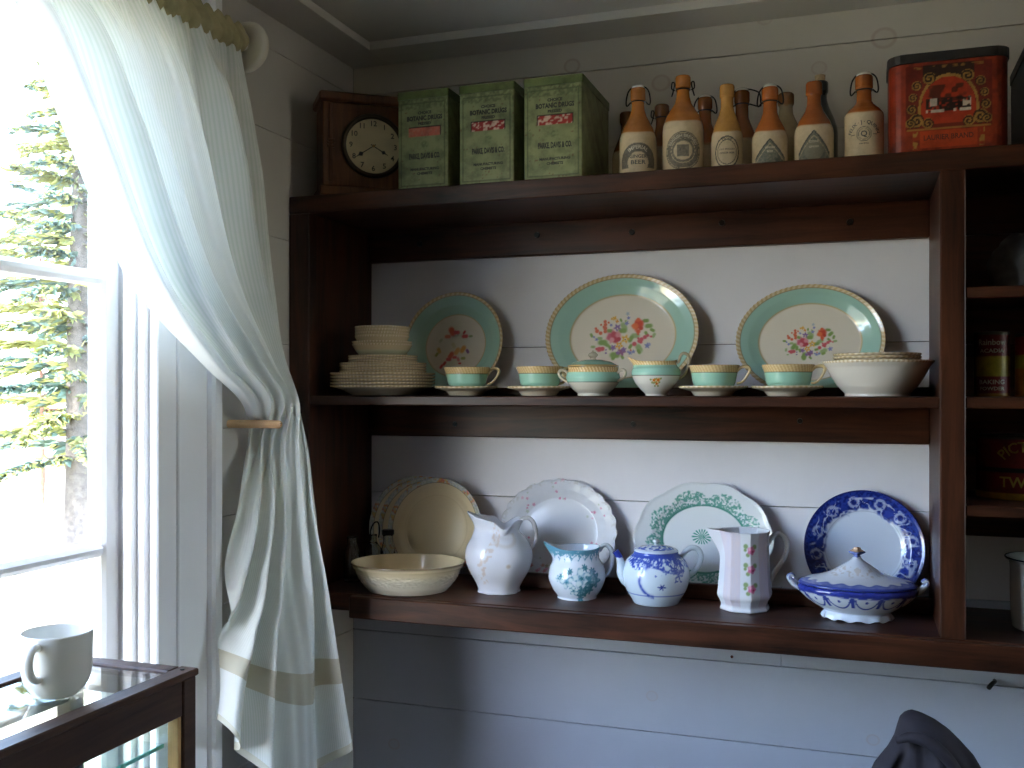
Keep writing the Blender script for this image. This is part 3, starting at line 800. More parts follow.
def f(x, y, z, th, r, t_):
    c = full(x, (226, 222, 212)); out = t_ <= rim_t(P)
    c = over(c, (158, 206, 188), ss(.0395, .0400, z) * out)
    c = over(c, (70, 56, 40), np.exp(-((z - .0395) / .0006) ** 2) * out * .9)
    u = (th - 1.5 * PI) * .043
    for (a, b, rr) in FL:
        d = np.hypot(u - a, z - b)
        for kx, kz in ((-.009, .002), (.007, .004), (.004, -.006), (-.006, -.006)):
            c = over(c, (150, 158, 90), (1 - ss(.6, 1, np.hypot(u - a - kx * .7, z - b - kz * .7) / .0024)) * out)
    for (a, b, rr) in FL:
        d = np.hypot(u - a, z - b) / (rr * (.8 + .2 * np.cos(5 * np.arctan2(z - b, u - a))))
        c = over(c, (226, 150, 40), (1 - ss(.75, 1, d)) * out); c = over(c, (196, 70, 40), (1 - ss(.2, .45, d)) * out)
    k = ss(.0590, .0595, z) * out
    c = over(c, (210, 170, 112), k); return over(c, (248, 226, 180), k * ss(.2, .9, .5 + .5 * np.cos(42 * th + z * 420)) * .8)
V, F, c = lathe(P, 200, sh, f); mesh('body', V, F, M_CER, t, True, c)
V, F = sweep([(.040, 0, .0640), (.044, 0, .0665), (.0475, 0, .078), (.054, 0, .0825), (.0615, 0, .078), (.0635, 0, .066), (.060, 0, .050), (.053, 0, .039), (.0435, 0, .0325)], [.0024, .0030, .0032, .0027, .0024], 10, flat=1.4)
paintmesh('handle', V, F, t, (208, 190, 156))

# ---- large white bowl with three small plates in it
bxp, byp = 1.1585, -.195
P = resample([(0, .004), (.049, .004), (.053, 0), (.056, .001), (.0555, .005), (.068, .018), (.0795, .036), (.0875, .052), (.0955, .0615), (.0958, .0635), (.0940, .0640), (.0850, .0535), (.076, .037), (.064, .020), (.045, .009), (0, .008)], step=.0018, smooth=False)
def f(x, y, z, th, r, t_):
    c = full(x, (224, 216, 204)); e = ss(.0935, .0945, r)
    return over(over(c, (206, 180, 140), e), (246, 236, 216), e * (.5 + .5 * np.cos(70 * th)))
V, F, c = lathe(P, 220, None, f)
o = mesh('serving_bowl', V, F, M_CER, None, True, c); props(o, 'large flaring white bowl beside the upright, holding small plates', 'bowl'); o.location = (bxp, byp, ZM1 + .0003)
stack(3, .0755, ZM1 + .0485, .0056, plate_prof(.0145, step=.03), 'nested_plate', '%s of three small gold edged plates lying in the white bowl', 40, 'plates lying in the white bowl', x=bxp - .001, y=byp)

# ---- lower shelf: leaning plates
def floral_rim(x, y, z, th, r, t):
    c = full(x, (224, 204, 164)); top = t > .5
    n1 = vn(x * 230 + 7, y * 230 + 3, 1); n2 = vn(x * 330 + 40, y * 330, 2); n3 = vn(x * 380, y * 380 + 9, 3)
    band = ss(.900, .912, r + .02 * (n1 - .5)) * top
    c = over(c, (206, 202, 190), band)
    sec = .5 + .5 * np.sin(9 * th + 1.0)
    c = over(c, (172, 176, 146), band * ss(.5, .7, n2) * .7); c = over(c, (160, 166, 176), band * ss(.58, .72, n3) * .7)
    c = over(c, (204, 110, 80), band * ss(.50, .68, n1) * ss(.50, .68, sec) * .85); c = over(c, (222, 180, 100), band * ss(.66, .76, n2) * ss(.3, .5, sec) * .7)
    c = over(c, (96, 88, 80), np.exp(-((r - .903) / .005) ** 2) * top * .6)
    return over(c, (120, 100, 80), np.exp(-((r - .66) / .006) ** 2) * top * .12)
PF = plate_prof(.0145, .56, .66)
for k, (xc, lab) in enumerate([(.236, 'front'), (.203, 'middle'), (.172, 'rearmost')]):
    if k == 0:
        o0 = o = dish('plate', '', .113, .113, PF, floral_rim, 240, group='cream plates with flowered rims')
    else:
        o = o0.copy(); COL.objects.link(o)
    o['label'] = '%s of three overlapping cream plates with flowered rims' % lab
    lean(o, xc, .113, ZB1, 13, PF, rz=0)
    o.location.y -= .0165 * (2 - k); o.rotation_euler[2] = 0
    if k: o.location.y += 0.0
def pink_sprays(x, y, z, th, r, t):
    c = full(x, (222, 222, 226)); top = t > .5
    g = np.random.default_rng(5); L = []
    for a0 in (1.55, .45, 2.5, -.4, 3.4, 4.3, 5.2):
        for q in range(7):
            a = a0 + g.uniform(-.2, .2); rr = g.uniform(.55, .88) * .128
            L.append((rr * math.cos(a), rr * math.sin(a), g.uniform(.0025, .0055), [(214, 130, 160), (206, 110, 140), (176, 186, 160), (190, 196, 176), (226, 170, 186)][q % 5], 5))
    for q in range(5): L.append((-.045 + g.uniform(-.03, .03), -.075 + g.uniform(-.02, .02), .006, [(190, 110, 110), (160, 150, 120), (206, 150, 130)][q % 3], 5))
    b = splat(c, x, y, L)
    k = (top * .75)[..., None]; c = c * (1 - k) + b * k
    n = vn(x * 260, y * 260, 4)
    return over(c, (200, 196, 190), ss(.90, .95, r) * ss(.5, .7, n) * top * .6)
o = dish('plate', 'large white plate with beaded edge and faint pink sprays behind the pitcher', .1315, .1135, plate_prof(.020, .58, .68), pink_sprays, 300, scal=.035, ns=24)
lean(o, .513, .1145, ZB1, 13, PF)
def green_transfer(x, y, z, th, r, t):
    c = full(x, (224, 226, 226)); top = t > .5
    n1 = vn(x * 330, y * 330, 1); n2 = vn(x * 520 + 5, y * 520, 2)
    lobes = np.abs(np.sin(th * 4.0 + .35)) ** .6
    outer = .70 + .15 * lobes + .05 * (n1 - .5)
    m = ss(.585, .60, r) * (1 - ss(outer - .015, outer + .015, r)) * top
    tone = ss(.34, .62, n1 * .6 + n2 * .4 + .30 * (1 - ss(.60, .66, r)))
    c = over(c, (84, 150, 132), m * tone * .85)
    c = over(c, (50, 120, 104), np.exp(-((r - .60) / .011) ** 2) * top * (.5 + .4 * n2))
    d = np.hypot((x + .004) / .021, (y - .004) / .016); a = np.arctan2(y - .004, x + .004)
    med = (1 - ss(.85, 1.05, d + .15 * (n1 - .5))) * top
    c = over(c, (80, 150, 130), med * ss(.3, .6, .5 + .5 * np.cos(16 * a) + .3 * (d < .35)) * .9)
    return c
PG = plate_prof(.023, .56, .62)
o = dish('platter', 'scalloped oval white platter with green leafy border behind the teapot', .142, .1150, PG, green_transfer, 420, cat='platter', scal=.03, ns=10)
lean(o, .824, .1165, ZB1, 13, PG)
def flow_blue(x, y, z, th, r, t):
    c = full(x, (214, 222, 236)); top = t > .45
    n1 = vn(x * 150, y * 150, 1); n2 = vn(x * 320 + 3, y * 320, 2); n3 = vn(x * 90, y * 90 + 5, 6)
    six = .5 + .5 * np.cos(6 * th + .4)
    inner = .70 - .07 * six + .05 * (n1 - .5)
    m = ss(inner - .03, inner + .03, r) * top
    a6 = np.mod(6 * th + .4 + PI, 2 * PI) - PI
    u, v = a6 / PI * .42, r - .80
    scroll = np.abs(np.hypot(np.abs(u) - .20, v) - .075)
    wx, wy = x * 105 + 1.3 * vn(x * 60, y * 60, 8), y * 105 + 1.3 * vn(x * 60 + 9, y * 60, 9)
    vein = np.abs(vn(wx, wy, 3) - .5)
    white = np.maximum((1 - ss(.015, .035, scroll)) * .8 * (n2 > .3), (1 - ss(.03, .09, vein)) * (1 - ss(.86, .93, r)) * .95)
    blue = over(full(x, (40, 62, 150)), (26, 38, 112), ss(.4, .65, n2))
    k = m * (1 - .85 * white)
    c = c * (1 - k[..., None]) + blue * k[..., None]
    c = over(c, (40, 60, 150), (1 - ss(.05, .10, np.hypot(u, (r - .735) * 1.1))) * top * ss(.3, .5, n2))
    c = over(c, (30, 42, 110), ss(.965, .98, r))
    return over(c, (150, 156, 176), np.exp(-((r - .645) / .006) ** 2) * top * .5)
o = dish('plate', 'round plate with deep blue flowered rim behind the tureen', .1125, .1125, plate_prof(.020, .56, .64), flow_blue, 320)
lean(o, 1.136, .1125, ZB1 + .0, 12, PP)

def stand(px, py, foot):
    """centre of a round foot whose nearest point touches the bottom shelf at this pixel"""
    x, y, z = on_z(px, py, ZB1); d = ray(px); d = d / np.linalg.norm(d)
    return x + d[0] * foot, y + d[1] * foot

# ---- oval cream bowl
def f(x, y, z, th, r, t):
    c = full(x, (226, 206, 166)); c = over(c, (214, 206, 190), (t < .5) * ss(0, .02, .048 - z) * .7)
    n = vn(x * 200, z * 260, 3)
    return over(c, (90, 70, 50), np.exp(-((r - 1.0) / .010) ** 2) * .7)
P = [(0, .004), (.60, .004), (.65, 0), (.70, .002), (.78, .012), (.88, .030), (.925, .042), (.95, .0465), (.965, .0475), (1.0, .0555), (.995, .0575), (.965, .0565), (.915, .045), (.85, .030), (.74, .012), (.55, .0075), (0, .007)]
P = resample(np.array(P) * [.1, 1], step=.0013, smooth=False) / [.1, 1]
def sh(x, y, z, th, r, t):
    em = (t < .45) * ss(.016, .022, z) * (1 - ss(.036, .042, z)) * (vn(th * 26, z * 420, 2) - .5) * .03
    return x * .119 * (1 + em), y * .102 * (1 + em), z * 1.06
V, F, c = lathe(P, 260, sh, f)
o = mesh('oval_bowl', V, F, M_CER, None, True, c); props(o, 'oval cream bowl with embossed band and thin dark rim', 'bowl'); o.location = (.240, -.210, ZB1 + .0003); o.rotation_euler = (0, 0, R3(14))

# ---- white embossed pitcher
x, y = stand(501, 594, .040); y = min(y, -.158)
t = thing('pitcher', 'tall white pitcher with ruffled lip and faint gilt scrolls', 'pitcher', (x, y, ZB1 + .0003), YAW)
P = resample([(0, .005), (.036, .005), (.041, 0), (.0445, .002), (.0435, .008), (.0500, .024), (.0620, .046), (.0685, .070), (.0660, .092), (.0550, .112), (.0445, .125), (.0430, .134), (.0500, .1500), (.0490, .1515), (.0410, .136), (.0425, .127), (.0515, .113), (.062, .093), (.064, .072), (.055, .050), (.044, .022), (.030, .009), (0, .008)], step=.0018)
def sh(x, y, z, th, r, t_):
    k = ss(.106, .150, z); lob = 1 + .022 * np.cos(6 * th + .5) * ss(.006, .03, z) * (1 - ss(.10, .13, z)) + .03 * np.cos(9 * th) * (1 - ss(.002, .008, z)) * (t_ < .3)
    sp = np.exp(-((th - PI) / .55) ** 2); hb = np.exp(-(np.minimum(th, 2 * PI - th) / .5) ** 2)
    fr = np.exp(-((th - (1.5 * PI + .25)) / .36) ** 2); bk = np.exp(-((th - (.5 * PI - .25)) / .36) ** 2)
    ruf = .0010 * np.cos(11 * th) * ss(.138, .15, z)
    lob = lob * (1 + .10 * fr * k) * (1 + .022 * np.cos(11 * th) * ss(.14, .15, z))
    return x * lob - .016 * sp * k, y * lob * (1 - .30 * sp * k), z + (.014 * sp - .004 * hb + ruf) * k - .017 * (fr + bk) * k
def f(x, y, z, th, r, t_):
    c = full(x, (222, 222, 228)); out = t_ <= rim_t(P)
    n = vn(th * 16, z * 220, 1)
    w_ = np.abs(th - (1.5 * PI - .35) + .25 * np.sin(z * 38)) < .16
    c = over(c, (204, 176, 156), w_ * ss(.50, .75, n) * out * .5 * ss(.015, .03, z))
    d = np.hypot((th - (1.5 * PI + .30)) * .062, z - .062)
    c = over(c, (186, 160, 130), (1 - ss(.3, 1, d / .006)) * out * .6)
    rimz = np.exp(-((np.hypot((th - (1.5 * PI + .25)) * .05, z - .123) - .022) / .004) ** 2) * (z < .125)
    return over(c, (196, 180, 164), rimz * out * .4)
V, F, c = lathe(P, 240, sh, f); mesh('body', V, F, M_CER, t, True, c)
V, F = sweep([(.040, 0, .139), (.048, 0, .149), (.060, 0, .152), (.0715, 0, .142), (.077, 0, .120), (.0755, 0, .104), (.070, 0, .094), (.0625, 0, .090)], [.0035, .0045, .0048, .004, .0035], 12, flat=1.4)
paintmesh('handle', V, F, t, (212, 208, 204))

# ---- squat creamer with blue-green flowers
x, y = stand(577, 601, .036); y = min(y, -.155)
t = thing('creamer', 'squat white creamer printed with blue green flowers', 'jug', (x, y, ZB1 + .0003), YAW)
t.scale = (1.05, 1.05, 1.05)
P = resample([(0, .004), (.034, .004), (.0365, 0), (.038, .001), (.0375, .004), (.0460, .016), (.0535, .033), (.0545, .044), (.0510, .060), (.0455, .070), (.0425, .076), (.0425, .086), (.0440, .0945), (.0430, .0955), (.0405, .086), (.0405, .077), (.0490, .058), (.0520, .042), (.0440, .017), (.028, .008), (0, .007)], step=.0014)
def sh(x, y, z, th, r, t_):
    k = ss(.066, .0945, z); sp = np.exp(-((th - PI) / .40) ** 2); hb = np.exp(-(np.minimum(th, 2 * PI - th) / .7) ** 2)
    return x - .020 * sp * k, y * (1 - .36 * sp * k), z + (.011 * sp + .003 * hb) * k
def f(x, y, z, th, r, t_):
    c = full(x, (218, 226, 236)); out = t_ <= rim_t(P)
    T1, T2, T3 = (96, 150, 172), (62, 122, 138), (130, 178, 196)
    u = (th - 1.5 * PI) * .052
    n = vn(u * 300, z * 300, 1); n2 = vn(u * 520, z * 520, 2)
    b = ss(.072 + .010 * np.abs(np.sin(10 * th)), .075 + .010 * np.abs(np.sin(10 * th)), z) * out
    c = over(c, T1, b * ss(.32, .6, n * .5 + n2 * .5 + ss(.084, .094, z) * .25))
    m = np.zeros_like(x)
    g = np.random.default_rng(3)
    for a, q, rr, kk in [(.004, .044, .017, 0), (-.018, .038, .013, 1), (.022, .040, .015, 2), (.006, .022, .012, 2), (-.008, .024, .009, 1), (.016, .026, .010, 2), (-.032, .042, .006, 1), (-.014, .054, .006, 2), (.010, .060, .006, 2), (-.026, .046, .006, 2), (.004, .010, .008, 2), (.022, .054, .007, 2)]:
        a, q, rr = a * 1.25, .038 + (q - .038) * 1.2, rr * 1.25
        d = np.hypot(u - a, z - q); an = np.arctan2(z - q, u - a)
        pet = d / (rr * (.80 + .20 * np.cos((5 if kk < 2 else 7) * an + a * 700)))
        ink = (1 - ss(.9, 1.0, pet)) * out
        tone = ss(.25, .75, n2 * .7 + (.35 if kk == 2 else .05))
        c = over(c, T1 if kk < 2 else T2, ink * (.35 + .6 * tone))
        if kk < 2:
            for q5 in range(5):
                aa = q5 * 2 * PI / 5 + a * 90; dd = np.hypot(u - a - .55 * rr * math.cos(aa), z - q - .55 * rr * math.sin(aa)) / (rr * .30)
                c = over(c, (206, 222, 226), (1 - ss(.6, 1.0, dd)) * out)
            c = over(c, T2, (1 - ss(.15, .28, pet)) * out)
    return c
V, F, c = lathe(P, 260, sh, f); mesh('body', V, F, M_CER, t, True, c)
V, F = sweep([(.042, 0, .088), (.049, 0, .098), (.058, 0, .099), (.0655, 0, .090), (.068, 0, .076), (.065, 0, .060), (.058, 0, .046), (.050, 0, .040)], [.0038, .0045, .0045, .0038], 12, flat=1.3)
paintmesh('handle', V, F, t, (196, 204, 212))

# ---- blue and white teapot
x, y = stand(656, 607, .042); y = min(y, -.156)
t = thing('teapot', 'round blue and white teapot with short spout and button lid', 'teapot', (x, y, ZB1 + .0003), YAW)
P = resample([(0, .004), (.038, .004), (.042, 0), (.044, .001), (.048, .008), (.0585, .026), (.0650, .048), (.0645, .066), (.0570, .084), (.0470, .094), (.0440, .097), (.0432, .1005), (.0410, .1005), (.0405, .096), (.0540, .082), (.0605, .064), (.061, .048), (.050, .020), (.034, .009), (0, .008)], step=.0015)
BL1, BL2, BL3 = (62, 84, 176), (40, 56, 150), (120, 140, 206)
def f(x, y, z, th, r, t_):
    c = full(x, (206, 220, 232)); out = t_ <= rim_t(P)
    u = (th - 1.5 * PI) * .062
    n = vn(u * 240, z * 240, 1); n2 = vn(u * 460, z * 460, 2)
    low = .088 - .016 * ss(.0, .8, vn(th * 3.2, th * 0, 5)) - .018 * ss(-.01, .03, u) * (1 - ss(.045, .06, u))
    c = over(c, BL1, ss(low - .002, low + .002, z) * ss(.30, .60, n * .5 + n2 * .5 + .4 * ss(.090, .096, z)) * out)
    c = over(c, BL1, np.exp(-((z - .0225) / .0010) ** 2) * out * .8)
    ring = np.exp(-((np.hypot((u + .012), (z - .052) * .9) - .028) / .0030) ** 2) * (u < -.012)
    c = over(c, BL1, ring * out * (.4 + .6 * ss(.2, .5, n)))
    for a, q, rr, k in [(.002, .041, .010, 6), (-.006, .066, .009, 3), (.010, .070, .008, 4), (.036, .062, .013, 5), (.028, .074, .011, 5), (.046, .070, .010, 4), (.030, .052, .006, 3), (.040, .050, .006, 3)]:
        d = np.hypot(u - a, (z - q) * 1.25); an = np.arctan2(z - q, u - a)
        c = over(c, BL1 if k != 6 else BL2, (1 - ss(.7, 1.0, d / (rr * (.66 + .34 * np.cos(k * an + .6))))) * out * (.55 + .45 * ss(.3, .6, n2)))
    for a, q, rr in [(-.004, .068, .0075), (.013, .077, .006), (.036, .044, .008)]:
        c = over(c, (208, 220, 232), (1 - ss(.7, 1, np.hypot(u - a, z - q) / rr)) * out)
    return c
V, F, c = lathe(P, 260, None, f); mesh('body', V, F, M_CER, t, True, c)
P = resample([(.0380, .1010), (.0425, .1008), (.0435, .1022), (.0410, .1050), (.0300, .1095), (.0150, .1118), (.006, .1122), (0, .1123)], step=.0012, smooth=False)
def f(x, y, z, th, r, t_):
    c = full(x, (200, 212, 230)); n = vn(x * 260, y * 260, 1)
    return over(c, BL1, (1 - ss(.036, .038, r)) * ss(.35, .55, n) * .9)
V, F, c = lathe(P, 120, None, f); lid = mesh('lid', V, F, M_CER, t, True, c)
V, F, c = lathe(resample([(.0035, .112), (.0033, .1155), (.0065, .1185), (.0065, .1220), (.003, .1240), (0, .1242)], step=.001), 20); paintmesh('knob', V, F, lid, (206, 212, 218))
V, F = sweep([(-.052, 0, .040), (-.062, 0, .048), (-.0680, 0, .062), (-.0690, 0, .076), (-.0730, 0, .090), (-.0800, 0, .1010)], [.013, .0105, .0085, .0070, .0066], 20, step=.0016)
c = np.ones((len(V), 3)) * lin((206, 220, 232)); c[V[:, 2] > .0885] = lin((48, 64, 156)); mesh('spout', V, F, M_CER, t, True, c)
V, F = sweep([(.050, 0, .088), (.057, 0, .099), (.069, 0, .107), (.082, 0, .104), (.0880, 0, .092), (.0850, 0, .076), (.0740, 0, .060), (.0610, 0, .050)], [.0050, .0056, .0056, .0050], 14, flat=1.1)
paintmesh('handle', V, F, t, (196, 204, 208))

# ---- eight sided lustre jug with roses
x, y = stand(745, 613, .043); y = min(y, -.158)
t = thing('jug', 'tall eight sided white lustre jug with three pink roses', 'jug', (x, y, ZB1 + .0003), YAW)
P = resample([(0, .005), (.042, .005), (.0465, 0), (.0475, .003), (.0450, .009), (.0480, .018), (.0525, .028), (.0510, .042), (.0480, .080), (.0460, .120), (.0470, .140), (.0490, .1480), (.0480, .1492), (.0450, .140), (.0440, .120), (.0460, .080), (.049, .042), (.0490, .028), (.040, .012), (0, .009)], step=.0016)
def sh(x, y, z, th, r, t_):
    a = np.mod(th - PI / 8 + PI / 8, PI / 4) - PI / 8
    k8 = (math.cos(PI / 8) / np.cos(a)) ** .8
    fl = .030 * np.abs(np.cos(4 * th)) ** 6 * 0
    k = ss(.092, .148, z); sp = np.exp(-((th - PI) / .36) ** 2)
    return x * k8 - .024 * sp * k ** 1.3, y * k8 * (1 - .45 * sp * k), z + .004 * sp * k
def f(x, y, z, th, r, t_):
    c = full(x, (222, 222, 226)); out = t_ <= rim_t(P)
    seg = np.mod(np.floor((th + PI / 8) / (PI / 4)), 2)
    n = vn(th * 20, z * 100, 3)
    c = over(c, (200, 184, 200), np.where(seg == 1, .55, .04) * out * (z > .012))
    c = over(c, (230, 206, 196), np.where(seg == 1, .30, .0) * n * out)
    u = (th - 1.5 * PI) * .048
    for q in (.117, .082, .046):
        for kx, kz, rr in ((-.010, .008, .006), (-.006, -.008, .005), (.008, .007, .006), (-.011, .001, .004)):
            c = over(c, (130, 156, 100), (1 - ss(.5, 1, np.hypot(u - .001 - kx, z - q - kz) / rr)) * out * .9)
        d = np.hypot(u - .002, z - q); an = np.arctan2(z - q, u - .002)
        c = over(c, (210, 120, 156), (1 - ss(.7, 1, d / (.0098 * (.88 + .12 * np.cos(5 * an))))) * out)
        c = over(c, (234, 170, 192), (1 - ss(.4, 1, np.hypot(u + .001, z - q - .003) / .0045)) * out)
        c = over(c, (176, 60, 104), (1 - ss(.4, 1, np.hypot(u - .005, z - q + .002) / .003)) * out)
    return c
V, F, c = lathe(P, 256, sh, f); mesh('body', V, F, M_CER, t, True, c)
V, F = sweep([(.044, 0, .122), (.050, 0, .134), (.062, 0, .142), (.075, 0, .137), (.0815, 0, .122), (.079, 0, .104), (.068, 0, .084), (.056, 0, .067), (.0485, 0, .050), (.0475, 0, .042)], [.0045, .0050, .0048, .0042, .0036], 12, flat=1.3)
paintmesh('handle', V, F, t, (206, 206, 202))

# ---- covered tureen
x, y = stand(857, 621, .040); y = min(y, -.172)
t = thing('tureen', 'oval blue and white covered tureen with pointed lid knob', 'tureen', (x, y, ZB1 + .0003), R3(4))
P = resample([(0, .010), (.050, .010), (.057, .004), (.060, 0), (.063, .001), (.061, .008), (.058, .0145), (.067, .020), (.086, .032), (.101, .046), (.106, .055), (.104, .060), (.100, .062), (.098, .059), (.096, .050), (.082, .033), (.05, .016), (0, .014)], step=.0016)
TY = .76
def sh(x, y, z, th, r, t_):
    lo = 1 - ss(.004, .016, z); k = 1 + .030 * np.cos(12 * th) * lo * (t_ < .5)
    return x * k, y * k * TY, z + (.0022 * np.cos(12 * th)) * (1 - ss(0, .004, z)) * (t_ < .5) + .0022 * (1 - ss(0, .004, z)) * (t_ < .5)
def f(x, y, z, th, r, t_):
    c = full(x, (214, 222, 234)); out = t_ <= rim_t(P)
    n = vn(th * 14, z * 300, 2)
    c = over(c, (40, 50, 130), ss(.0505, .052, z) * out)
    a = np.mod(th * 6.5 / PI + .5, 1) - .5
    arcd = np.abs(np.hypot(a * .046, z - .0475) - .0185)
    c = over(c, (56, 72, 160), (1 - ss(.0008, .0018, arcd)) * (z < .0475) * (z > .02) * out)
    c = over(c, (50, 64, 156), (1 - ss(.6, 1, np.hypot(a * .046, z - .0425) / .0032)) * out)
    e = np.abs(np.abs(a) - .5)
    c = over(c, (56, 72, 160), (1 - ss(.05, .09, e)) * (z > .030) * (z < .05) * out)
    c = over(c, (46, 60, 150), ss(.0475, .0505, z) * out * ss(.3, .6, n))
    return c
V, F, c = lathe(P, 300, sh, f); mesh('body', V, F, M_CER, t, True, c)
P = resample([(.098, .0632), (.1035, .0630), (.1045, .0645), (.102, .0668), (.088, .0715), (.066, .0770), (.045, .0850), (.028, .0950), (.016, .1030), (.009, .1085), (.006, .1120), (0, .1125)], step=.0016)
def sh(x, y, z, th, r, t_): return x, y * (TY + (1 - TY) * (1 - ss(.008, .06, r))), z
def f(x, y, z, th, r, t_):
    c = full(x, (212, 216, 226)); n = vn(x * 180, y * 180, 2); n2 = vn(x * 320, y * 320, 1)
    sc = .089 + .004 * np.cos(18 * th)
    c = over(c, (92, 108, 176), ss(sc - .002, sc + .002, r) * (.75 + .25 * n))
    c = over(c, (60, 76, 160), ss(.099, .101, r))
    c = over(c, (70, 88, 166), np.exp(-((r - sc) / .0022) ** 2) * .8)
    return over(c, (176, 160, 150), ss(.62, .75, n2) * (1 - ss(.05, .06, r)) * .5 * ss(.02, .03, r))
V, F, c = lathe(P, 220, sh, f); lid = mesh('lid', V, F, M_CER, t, True, c)
V, F, c = lathe(resample([(.006, .1115), (.0045, .1150), (.0115, .1195), (.0105, .1225), (.0055, .1265), (.0050, .1290), (0, .1300)], step=.001), 24, lambda x, y, z, th, r, q: (x * (1 + .25 * np.cos(4 * th)), y * (1 + .25 * np.cos(4 * th)), z))
c = np.where((V[:, 2] > .1225)[:, None], lin((196, 160, 130)), lin((96, 112, 176))); mesh('knob', V, F, M_CER, lid, True, c)
for s_ in (-1, 1):
    V, F = sweep([(s_ * .100, 0, .050), (s_ * .108, 0, .056), (s_ * .116, 0, .064), (s_ * .120, 0, .070), (s_ * .1165, 0, .074), (s_ * .111, 0, .070)], [.0045, .0055, .005, .0040], 12, flat=2.2)
    c = np.where((V[:, 2] > .066)[:, None] & (np.sin(V[:, 1] * 900)[:, None] > -.3), lin((80, 96, 170)), lin((214, 218, 226))); mesh('handle', V, F, M_CER, t, True, c)

# ---- clear glass bottles in the dark corner
mg, nt, p = nodes('clear_bottle_glass')
p.inputs['Transmission Weight'].default_value = 1.0; p.inputs['Roughness'].default_value = 0.03; p.inputs['IOR'].default_value = 1.45
p.inputs['Base Color'].default_value = (0.86, 0.90, 0.88, 1)
def glass_jar(px, Y, R, h, neck, lab, name, extra):
    x = X_at(px, Y)
    t = thing(name, lab, 'bottle', (x, Y, ZB1 + .0003), YAW)
    P = resample([(0, .004), (R * .8, .003), (R * .95, 0), (R, .005), (R, h * .58), (R * .93, h * .68), (neck * 1.1, h * .82), (neck, h * .88), (neck, h * .95), (neck * 1.15, h * .97), (neck * 1.15, h), (neck * .9, h), (neck * .82, h * .88), (R * .88, h * .66), (R - .003, h * .56), (R - .003, .008), (0, .008)], step=.003, smooth=False)
    V, F, c = lathe(P, 40); mesh('glass', V, F, mg, t)
    if extra == 'wire':
        V, F = tube(resample([(-.004, 0, h * .9), (-.006, 0, h * 1.05), (0, 0, h * 1.22), (.008, 0, h * 1.28), (.013, 0, h * 1.22), (.014, 0, h * 1.04), (.012, 0, h * .92)], step=.004), .0016, 8); mesh('wire_handle', V, F, M_IRON, t)
    if extra == 'cap':
        V, F, c = lathe([(0, h), (neck * 1.35, h), (neck * 1.35, h + .009), (neck * 1.2, h + .011), (0, h + .011)], 28); mesh('cap', V, F, M_IRON, t, False)
glass_jar(373, -.118, .020, .098, .008, 'clear glass bottle with a wire handle beside the cream plates', 'glass_bottle', 'wire')
glass_jar(388, -.112, .0160, .098, .010, 'small clear glass bottle with a dark cap left of the oval bowl', 'glass_bottle', 'cap')
glass_jar(352, -.165, .0185, .098, .010, 'clear glass bottle standing nearest the dark side panel', 'glass_bottle', '')

# ------------------------------------------------------------------ tins
def rrect(wd, dp, rad, step):
    pts = []
    for cx, cy, a0 in ((wd / 2 - rad, -dp / 2 + rad, -PI / 2), (wd / 2 - rad, dp / 2 - rad, 0), (-wd / 2 + rad, dp / 2 - rad, PI / 2), (-wd / 2 + rad, -dp / 2 + rad, PI)):
        for q in np.linspace(0, PI / 2, 6): pts.append((cx + rad * math.cos(a0 + q), cy + rad * math.sin(a0 + q)))
    pts.append(pts[0]); P = np.array(pts); out = []
    for a, b in zip(P[:-1], P[1:]):
        n = max(1, int(np.linalg.norm(b - a) / step)); out += [a + (b - a) * k / n for k in range(n)]
    return np.array(out)
def wallbox(wd, dp, z0, z1, rad, step, paint=None, cap=True):
    L = rrect(wd, dp, rad, step); n = len(L); m = max(2, int((z1 - z0) / step) + 1) if paint else 2
    zs = np.linspace(z0, z1, m)
    V = np.concatenate([np.column_stack([L, np.full(n, z)]) for z in zs]); F = []
    for i in range(m - 1):
        for j in range(n): F.append([i * n + j, i * n + (j + 1) % n, (i + 1) * n + (j + 1) % n, (i + 1) * n + j])
    if cap: F.append(list(range(n))[::-1]); F.append([(m - 1) * n + j for j in range(n)])
    c = lin(paint(V[:, 0], V[:, 1], V[:, 2])) if paint else None
    return V, F, c

